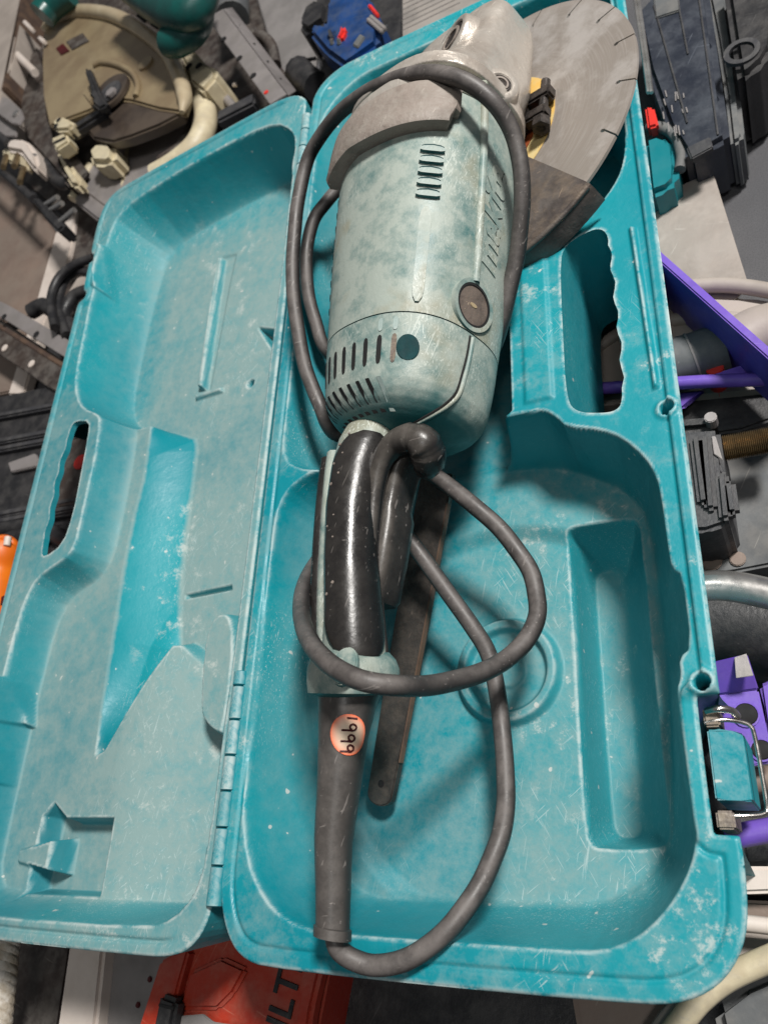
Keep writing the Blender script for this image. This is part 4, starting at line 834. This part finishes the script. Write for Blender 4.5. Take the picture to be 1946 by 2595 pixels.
ptube('handle', [(757, 180), (775, 200), (805, 222)], .05, .017, B['black'], pl, 12); ptube('handle', [(745, 240), (770, 255)], .03, .016, B['char'], pl, 12); slab('red_tip', [(748, 158), (757, 156), (753, 174), (746, 174)], .066, .006, B['redbit'], pl, .001); ptube('wire', [(732, 169), (760, 156), (800, 148)], .055, .002, B['black'], pl, 6)
solo(slab('black_box', [(800, -60), (1030, -60), (1018, 90), (905, 160), (815, 200), (805, 110)], .012, .009, B['black']), 'black flat box under the blue power tool', 'box')
tw = empty('streaked_plate', P(1080, 20, 0), 'grey streaked metal plate leaning behind the case top edge', 'plate')
slab('plate', [(1019, -60), (1280, -60), (1240, 10), (1150, 60), (1019, 110)], .09, .06, B['wood'], tw, .001)
for i in range(8): boxbar('streak', P(1021, 75 - 13 * i, .0906), P(1165, 5 - 13 * i, .0906), .0010, .0008, B['lgrey'], tw, .0002)
# ---- right side, far end: black cases, teal jar, metal sheet
k1 = empty('black_tool_case', P(1740, 200, 0), 'scratched blue-black tool case beside the disc end of the teal case', 'tool case')
slab('lid', [(1608, 30), (1690, -60), (1790, -60), (1812, 100), (1832, 235), (1848, 345), (1800, 372), (1738, 398), (1690, 320), (1640, 180)], .060, .057, B['navy'], k1, .005)
slab('side_rail', [(1782, -60), (1834, -60), (1862, 140), (1885, 335), (1880, 352), (1850, 366), (1836, 240), (1812, 90)], .052, .049, B['sgrey'], k1, .004)
for a_, b_ in (((1655, 10), (1740, 310)), ((1712, -20), (1742, 135)), ((1768, -20), (1818, 340))): boxbar('ridge', P(*a_, .0615), P(*b_, .0615), .0014, .0015, B['char'], k1, .0004)
slab('latch', [(1738, 372), (1798, 344), (1806, 372), (1750, 402)], .064, .006, B['char'], k1, .001); slab('hasp', [(1652, -30), (1715, -45), (1722, 25), (1660, 45)], .062, .004, B['sgrey'], k1, .001)
r2 = random.Random(3)
for i in range(14):
    x, y = r2.uniform(1660, 1740), r2.uniform(225, 330); boxbar('scuff', P(x, y, .0612), P(x + r2.uniform(1, 5), y + r2.uniform(8, 26), .0612), .0010, .0008, B['lgrey'], k1, .0002)
for sx in (1604, 1612): ptube('chrome_rod', [(sx, -30), (sx + 24, 130), (sx + 38, 235)], .085, .0016, B['silver'], k1, 6, 3)
k2 = empty('black_bag', P(1890, 80, 0), 'black rounded case at the top right corner with a moulded ring', 'case')
slab('body', [(1828, -60), (1980, -60), (1962, 110), (1940, 148), (1905, 180), (1868, 200), (1852, 100)], .075, .073, B['black'], k2, .012); ring_obj('knob', P(1878, 128, .077), (0, 0, 1), .013, .009, .003, B['char'], k2, 28)
k3 = empty('teal_jar', P(1680, 410, 0), 'teal jar with grey rim and red tab standing against the teal case', 'jar')
slab('body', [(1625, 350), (1668, 336), (1696, 346), (1713, 370), (1718, 410), (1717, 452), (1692, 476), (1640, 495)], .055, .053, B['teal2'], k3, .010); ptube('rim', [(1640, 322), (1680, 325), (1712, 350), (1726, 395), (1722, 430)], .052, .0045, B['sgrey'], k3); slab('red_tab', [(1632, 268), (1655, 268), (1668, 316), (1640, 324)], .060, .012, B['redbit'], k3, .002)
solo(slab('metal_sheet', [(1640, 506), (1805, 433), (1895, 720), (1860, 760), (1660, 740)], .030, .003, B['sheet'], None, .0006), 'pale brushed metal sheet lying beside the case', 'metal sheet')
# ---- pipes, purple frame, motor on the right
pp = empty('beige_dish', P(1750, 820, 0), 'large pale beige round dish seen through the case handle and behind the purple bar', 'dish')
slab('dish', [(1400, 960), (1440, 885), (1490, 825), (1560, 780), (1640, 755), (1720, 740), (1800, 732), (1880, 735), (1990, 752), (1990, 960), (1700, 990), (1400, 1030)], .035, .033, B['pipe'], pp, .009, seg=4)
ptube('lip', [(1430, 890), (1490, 818), (1560, 772), (1640, 746), (1720, 731), (1800, 723), (1880, 726), (1990, 744)], .038, .0055, B['pipe'], pp, 12)
ptube('inner_step', [(1480, 905), (1560, 850), (1640, 822), (1740, 808), (1830, 806), (1990, 822)], .036, .005, B['pipe'], pp, 10)
solo(ptube('beige_pipe', [(1860, 880), (1920, 848), (2000, 830)], .03, .020, B['pipe'], None, 14), 'short beige pipe end right of the purple flat bar', 'pipe')
gp = empty('grey_tube', P(1760, 900, 0), 'dark grey plastic tube under the purple flat bar', 'tube'); ptube('tube', [(1660, 934), (1700, 922), (1760, 905), (1836, 880)], .045, .0175, B['sgrey'], gp, 18); ptube('band', [(1752, 907), (1757, 905)], .045, .0181, B['mgrey'], gp, 18, 2)
pf = empty('purple_flat_bar', P(1810, 780, 0), 'purple painted flat bar on edge, slanting away from the case', 'bar')
boxbar('bar', P(1630, 612, .095), P(2010, 950, .095), .0055, .060, B['purple'], pf, .001)
solo(ptube('purple_rod', [(1420, 992), (1560, 982), (1760, 968), (1990, 960)], .055, .0045, B['purple'], None, 10), 'thin purple rod crossing behind the case handle opening', 'rod')
solo(boxbar('purple_strip', P(1800, 962, .05), P(1888, 934, .05), .008, .004, B['purple'], None, .0008), 'short purple strip above the thin purple rod', 'strip')
solo(slab('purple_plate', [(1690, 995), (1790, 985), (1730, 1035), (1690, 1045)], .03, .004, B['purple'], None), 'dark purple plate corner under the thin purple rod', 'plate')
solo(pdisc('red_stopper', 1809, 930, .05, .006, .03, B['redbit'], None, 14), 'tiny red cap beside the dark grey tube', 'cap')
solo(slab('black_tray', [(1440, 1000), (1700, 985), (1990, 960), (1990, 1050), (1880, 1090), (1740, 1110), (1440, 1120)], .018, .015, B['black'], None), 'black tray under the purple rods', 'tray')
mo = empty('electric_motor', P(1780, 1220, 0), 'ribbed dark grey motor housing right beside the case edge', 'motor')
slab('housing', [(1690, 1095), (1822, 1085), (1836, 1190), (1853, 1310), (1838, 1330), (1790, 1346), (1700, 1350)], .075, .073, B['char'], mo, .010)
for a_, b_ in (((1760, 1100), (1782, 1275)), ((1783, 1100), (1800, 1290)), ((1826, 1195), (1838, 1315)), ((1843, 1215), (1855, 1300))): boxbar('rib', P(*a_, .080), P(*b_, .080), .0075, .010, B['char'], mo, .0025)
slab('top_band', [(1700, 1058), (1800, 1050), (1822, 1085), (1700, 1095)], .070, .06, B['black'], mo, .004); slab('tape', [(1802, 1105), (1812, 1105), (1830, 1165), (1808, 1150)], .0765, .001, B['lgrey'], mo, .0003); pdisc('pin', 1799, 1056, .075, .004, .01, B['lgrey'], mo, 10)
tr = [P(1815 + 150 * t / 60, 1140 - 28 * t / 60, .06) for t in range(61)]
V, F = tube_vf(tr, [.0072 if i % 2 else .0086 for i in range(61)], 12); solo(add('threaded_rod', V, F, B['bolt'], None, True, 30), 'brass threaded rod pointing right from the motor', 'rod')
solo(slab('slate_board', [(1740, 1150), (1990, 1100), (1990, 1425), (1860, 1450), (1770, 1462)], .022, .018, B['sgrey'], None), 'slate grey board under the motor', 'board')
for i, (x, y) in enumerate(((1800, 1420), (1868, 1415))): solo(pdisc('rust_stain_washer', x, y, .024, .007 - .002 * i, .002, B['tan'], None, 16), ('larger brown washer on the slate grey board', 'smaller brown washer on the slate grey board')[i], 'washer')
wl = empty('wheel_rim', P(1870, 1560, 0), 'silver trimmed black wheel edge beside the case', 'wheel')
ptube('silver_trim', [(1740, 1502), (1800, 1490), (1870, 1494), (1990, 1520)], .06, .0105, B['silver'], wl, 14); ptube('tyre', [(1740, 1590), (1800, 1580), (1870, 1584), (1990, 1612)], .035, .030, B['black'], wl, 18); ptube('hub_ring', [(1790, 1640), (1850, 1632), (1990, 1660)], .03, .012, B['char'], wl, 12)
pb = empty('purple_bracket', P(1880, 1810, 0), 'purple painted bracket with bolt holes behind the wire latch', 'bracket')
slab('plate', [(1790, 1765), (1920, 1748), (1946, 1868), (1955, 1932), (1880, 1945), (1840, 1950), (1800, 1850)], .070, .004, B['purple'], pb, .0008)
prism('folded_tab', [P(1790, 1680, .085), P(1892, 1656, .085), P(1921, 1746, .0705), P(1790, 1764, .0705)], .004, B['purple'], pb, .0008)
slab('clear_tape', [(1860, 1666), (1890, 1656), (1908, 1712), (1864, 1718)], .0855, .0008, B['lgrey'], pb, .0002)
for x, y, r in ((1889, 1810, .0060), (1929, 1900, .0052)): pdisc('bolt_hole', x, y, .0712, r, .002, M['dark'], pb, 18); ring_obj('hole_lip', P(x, y, .0711), (0, 0, 1), r + .0010, r, .001, B['purple'], pb, 20)
solo(slab('purple_bracket', [(1922, 1735), (1990, 1700), (1990, 1930), (1950, 1930)], .052, .004, B['purple'], None), 'second purple bracket showing at the right picture edge', 'bracket')
solo(ptube('rusty_rod', [(1860, 1990), (1910, 1980), (1990, 1966)], .05, .007, B['tan'], None, 10), 'rusty rod below the purple bracket', 'rod')
solo(slab('dark_crate', [(1850, 2000), (1990, 1975), (1990, 2190), (1890, 2195), (1870, 2100)], .030, .026, B['char'], None), 'dark grey crate below the rusty rod', 'crate')
solo(ptube('purple_rod', [(1840, 2124), (1900, 2112), (1990, 2096)], .058, .0062, B['purple'], None, 10), 'purple rod right of the lower case corner', 'rod')
for i, (px, z, mt, lb) in enumerate((([(1870, 2195), (1990, 2195), (1990, 2262), (1880, 2266)], .052, 'white', 'upper cream board at the right picture edge'), ([(1870, 2280), (1990, 2285), (1990, 2335), (1880, 2335)], .035, 'tan', 'brown board between two cream boards at the right'), ([(1850, 2362), (1990, 2372), (1990, 2432), (1850, 2470)], .030, 'pipe', 'lower pale board beside the rounded case corner'))):
    solo(slab('board', px, z, z - .002, B[mt], None, .002), lb, 'board', 'boards stacked at the right')
solo(ptube('steel_wire', [(1870, 2338), (1990, 2352)], .05, .0042, B['white'], None, 8), 'white wire rod between the stacked boards', 'wire')
solo(ptube('cream_cable', [(1660, 2680), (1725, 2590), (1775, 2530), (1850, 2474), (1990, 2412)], .055, .0062, B['cream'], None, 12), 'thick cream cable passing under the lower right case corner', 'cable')
solo(ptube('cream_cable', [(1640, 2660), (1690, 2585), (1730, 2545)], .045, .0050, B['pipe'], None, 10), 'thinner pale cable left of the thick cream one', 'cable')
solo(slab('grey_box', [(1990, 2440), (1880, 2488), (1800, 2550), (1830, 2680), (1990, 2680)], .035, .032, B['sgrey'], None, .006), 'slate grey box in the lower right corner', 'box')
solo(slab('brown_block', [(1440, 2500), (1680, 2510), (1740, 2600), (1660, 2680), (1470, 2680)], .030, .028, B['tan'], None, .004), 'brown block under the lower edge of the case', 'block')
solo(slab('black_mat', [(760, 2380), (1520, 2420), (1480, 2700), (740, 2700)], .012, .009, B['black'], None), 'black mat in front of the case', 'mat')
# ---- red case under the hinge
rc = empty('red_tool_case', P(560, 2520, 0), 'red plastic tool case with black latch and black lettering, under the hinge', 'tool case')
slab('shell', [(412, 2428), (480, 2330), (760, 2380), (830, 2440), (780, 2700), (320, 2700)], .050, .047, B['red'], rc, .006)
slab('frame', [(404, 2436), (470, 2400), (478, 2410), (452, 2500), (405, 2700), (318, 2700)], .058, .012, B['red'], rc, .003)
slab('frame', [(768, 2410), (818, 2440), (790, 2560), (770, 2700), (728, 2700), (750, 2560)], .056, .012, B['red'], rc, .003)
slab('raised_panel', [(480, 2462), (560, 2425), (625, 2455), (590, 2520), (550, 2560), (450, 2560)], .054, .006, B['red'], rc, .0025)
slab('latch', [(403, 2517), (448, 2533), (436, 2600), (424, 2680), (370, 2680), (388, 2590)], .064, .012, B['black'], rc, .003); boxbar('latch_groove', P(402, 2546, .0645), P(440, 2556, .0645), .002, .001, M['dark'], rc, .0003)
slab('grey_badge', [(440, 2576), (515, 2570), (540, 2590), (610, 2600), (600, 2680), (430, 2680)], .0555, .002, B['mgrey'], rc, .0006)
tv, tf = text_vf('HILTI', .030, .0006, 0.0, .0004)
o_ = P(715, 2560, .0508); ux = (P(738, 2460, .0508) - P(700, 2620, .0508)); ux /= np.linalg.norm(ux); uy = np.cross([0, 0, 1.], ux)
add('lettering', [o_ + ux * x * .80 + uy * y * .8 + np.array([0, 0, z]) for x, y, z in tv], tf, B['black'], rc, False)
# ---- left, lower corner: rope and shelf boards
rp = empty('white_rope', P(15, 2480, 0), 'twisted white rope hanging at the lower left corner', 'rope')
c0, c1 = P(30, 2330, .05), P(-6, 2680, .05); L_ = c1 - c0; t_ = L_ / np.linalg.norm(L_); s_ = np.cross(t_, [0, 0, 1.]); s_ /= np.linalg.norm(s_); n2 = np.cross(s_, t_)
for q in range(3): tube('strand', [c0 + L_ * i / 40 + .0042 * (s_ * math.cos(i * .75 + q * 2.094) + n2 * math.sin(i * .75 + q * 2.094)) for i in range(41)], .0046, B['rope'], rp, 10, 3)
for px, z, mt, lb in (([(30, 2330), (190, 2340), (135, 2700), (-30, 2700)], .010, 'dbrown', 'dark brown shelf strip beside the white rope'), ([(180, 2340), (268, 2350), (232, 2700), (128, 2700)], .030, 'white', 'pale shelf strip between dark strip and grey board'), ([(262, 2350), (470, 2360), (380, 2700), (228, 2700)], .018, 'mgrey', 'grey spotted shelf board left of the red case')):
    solo(slab('shelf_board', px, z, z - .002, B[mt], None, .003), lb, 'shelf board', 'shelf boards at the lower left')
for i, (x, y) in enumerate(((378, 2482), (348, 2547))): solo(pdisc('black_bead', x, y, .0195, .0022, .002, M['ink'], None, 10), ('upper black speck on the grey shelf board', 'lower black speck on the grey shelf board')[i], 'speck')
# ---- left side: rusty angle, plugs, black cases, orange bottle
ra = empty('rusty_slotted_angle', P(80, 870, 0), 'rusty slotted steel angle running under the lid edge', 'steel angle')
slab('top_face', [(-60, 735), (20, 772), (185, 868), (240, 900), (230, 950), (165, 905), (0, 802), (-60, 770)], .060, .003, B['lgrey'], ra, .0006)
slab('side_face', [(-60, 775), (0, 808), (160, 912), (225, 955), (190, 1010), (130, 985), (0, 898), (-60, 860)], .050, .045, B['dbrown'], ra, .001)
boxbar('rust_edge', P(-50, 795, .0515), P(200, 950, .0515), .006, .003, M['rust'], ra, .001)
for x, y in ((10, 803), (92, 847)): pdisc('slot', x, y - 0, .0606, .0048, .001, M['dark'], ra, 14)
for x, y in ((12, 881), (80, 921)): pdisc('slot', x, y, .0512, .0050, .001, B['white'], ra, 14)
wp = empty('white_plug', P(50, 360, 0), 'round cream mains plug with three brass pins', 'plug')
slab('body', [(20, 352), (45, 346), (72, 358), (90, 385), (96, 415), (84, 430), (68, 410), (50, 385), (14, 378)], .085, .030, B['white'], wp, .006); slab('face', [(2, 385), (18, 372), (52, 380), (70, 404), (72, 430), (48, 420), (20, 408)], .078, .012, B['cream'], wp, .003)
for a_, b_ in (((17, 396), (9, 424)), ((46, 394), (37, 422)), ((61, 428), (51, 462))): ptube('pin', [a_, b_], [.079, .088], .0042, B['bolt'], wp, 8, 2)
ptube('lead', [(-40, 320), (0, 345), (22, 364)], .085, .006, B['black'], wp); ptube('lead', [(88, 400), (105, 425), (125, 442)], [.08, .05, .04], .006, B['black'], wp)
bp = empty('black_plug', P(120, 540, 0), 'black mains plug with three silver pins pointing at the saw', 'plug')
slab('body', [(78, 503), (92, 497), (118, 520), (164, 571), (145, 586), (116, 556), (100, 530)], .085, .025, B['black'], bp, .003)
for a_, b_ in (((118, 519), (147, 500)), ((130, 533), (158, 515)), ((153, 563), (190, 532))): ptube('pin', [a_, b_], [.080, .086], .0038, B['silver'], bp, 8, 2)
ptube('lead', [(-40, 395), (0, 430), (50, 472), (86, 505)], .080, .0055, B['black'], bp)
for i, (pts, z, r, lb) in enumerate((([(240, 652), (190, 672), (150, 705), (130, 760), (140, 830)], .07, .0055, 'outer black cable loop left of the lid notch'), ([(238, 690), (190, 690), (160, 720), (150, 780), (170, 850)], .06, .0060, 'middle black cable loop left of the lid notch'), ([(225, 735), (190, 750), (165, 790), (160, 850)], .055, .0075, 'thick lower black cable left of the lid notch'), ([(80, 790), (110, 775), (140, 790), (170, 820), (200, 850)], .05, .010, 'fat black cable sleeve above the rusty angle'))):
    solo(ptube('black_cable', pts, z, r, B['black'], None, 10), lb, 'cable', 'black cables beside the lid')
solo(slab('pale_block', [(170, 740), (195, 700), (222, 690), (225, 720), (200, 740), (175, 765)], .030, .02, B['pipe'], None, .004), 'pale shiny lump among the black cables', 'block')
po = empty('rusty_post', P(20, 100, 0), 'beige post with rusty edge at the top left corner', 'post')
slab('post', [(-60, -60), (62, -60), (50, 40), (28, 170), (-10, 260), (-60, 260)], .10, .08, B['pipe'], po, .003); boxbar('rust_edge', P(66, -60, .1), P(8, 225, .1), .010, .05, M['rust'], po, .002)
br = empty('grey_bracket', P(20, 280, 0), 'grey metal bracket plate with a shiny screw at the left edge', 'bracket')
slab('plate', [(-40, 230), (20, 248), (52, 275), (60, 296), (48, 315), (30, 312), (-40, 262)], .095, .004, B['lgrey'], br, .001); slab('plate', [(-40, 268), (30, 318), (44, 322), (40, 345), (-40, 345)], .085, .004, B['lgrey'], br, .001); pdisc('screw', 39, 286, .0975, .006, .004, B['silver'], br, 14)
solo(ptube('pale_rod', [(40, 135), (65, 160), (90, 185)], .09, .006, B['white'], None, 8), 'pale bent rod behind the rusty post', 'rod')
for i, (a_, b_) in enumerate((((60, 52), (82, 75)), ((98, 92), (112, 105)))): solo(boxbar('white_pin', P(*a_, .1), P(*b_, .1), .006, .006, B['white'], None, .001), ('longer white pin sticking out behind the saw arm', 'shorter white pin sticking out behind the saw arm')[i], 'pin')
kb = empty('black_crate', P(60, 1200, 0), 'black plastic crate with ridges under the left edge of the lid', 'crate')
slab('body', [(-80, 1015), (60, 985), (200, 955), (330, 1000), (260, 1310), (100, 1330), (-80, 1335)], .045, .042, B['black'], kb, .006)
for y0, z in ((1040, .052), (1105, .054), (1125, .052), (1290, .05), (1308, .049)): boxbar('ridge', P(-60, y0 + 22, z), P(300, y0 - 46, z), .008, .010, B['char'], kb, .002)
slab('inner_panel', [(150, 1095), (300, 1075), (270, 1270), (110, 1290)], .049, .004, B['dbrown'], kb, .001); slab('pale_slot', [(20, 1172), (88, 1148), (98, 1166), (92, 1182), (28, 1196)], .0505, .005, B['lgrey'], kb, .001)  # the pale strip stands in for floor seen through a slot
for i in range(1):
    sk = pdisc('price_sticker', 203, 1170, .0512, .0085, .0008, B['redbit'], None, 24); solo(sk, 'round red price sticker seen through the lid handle opening', 'sticker')
for i, pts in enumerate(([(200, 1320), (165, 1350), (150, 1390), (120, 1430)], [(195, 1330), (180, 1370), (165, 1420)], [(0, 1345), (60, 1335), (130, 1350), (180, 1380)], [(-40, 1400), (40, 1365), (90, 1360)])):
    solo(ptube('black_hose', pts, .03 + .006 * i, .009, B['black'], None, 10), ('black hose seen left inside the lid handle opening', 'black hose seen right inside the lid handle opening', 'black hose lying across above the orange bottle', 'black hose end beside the orange bottle tip')[i], 'hose', 'black hoses under the lid')
solo(slab('black_mat', [(-80, 1330), (330, 1300), (220, 1700), (-80, 2000)], .010, .008, B['black'], None), 'black mat under the orange bottle', 'mat')
ob = empty('orange_bottle', P(10, 1480, 0), 'orange plastic bottle with white tip at the left picture edge', 'bottle')
obp = [P(12, 1372, .075), P(14, 1384, .073), P(12, 1390, .07), P(8, 1400, .07), P(0, 1450, .065), P(-14, 1520, .065), P(-40, 1640, .065)]
V, F = tube_vf(spline(obp, 4), [.004, .008, .017, .021, .022, .022, .022], 22); add('body', V, F, B['orange'], ob, True, 50); ptube('tip', [(22, 1362), (18, 1384)], .080, .0035, B['white'], ob, 8, 2); slab('label_mark', [(4, 1512), (12, 1508), (8, 1532), (1, 1534)], .0885, .0016, M['ink'], ob, .0003)
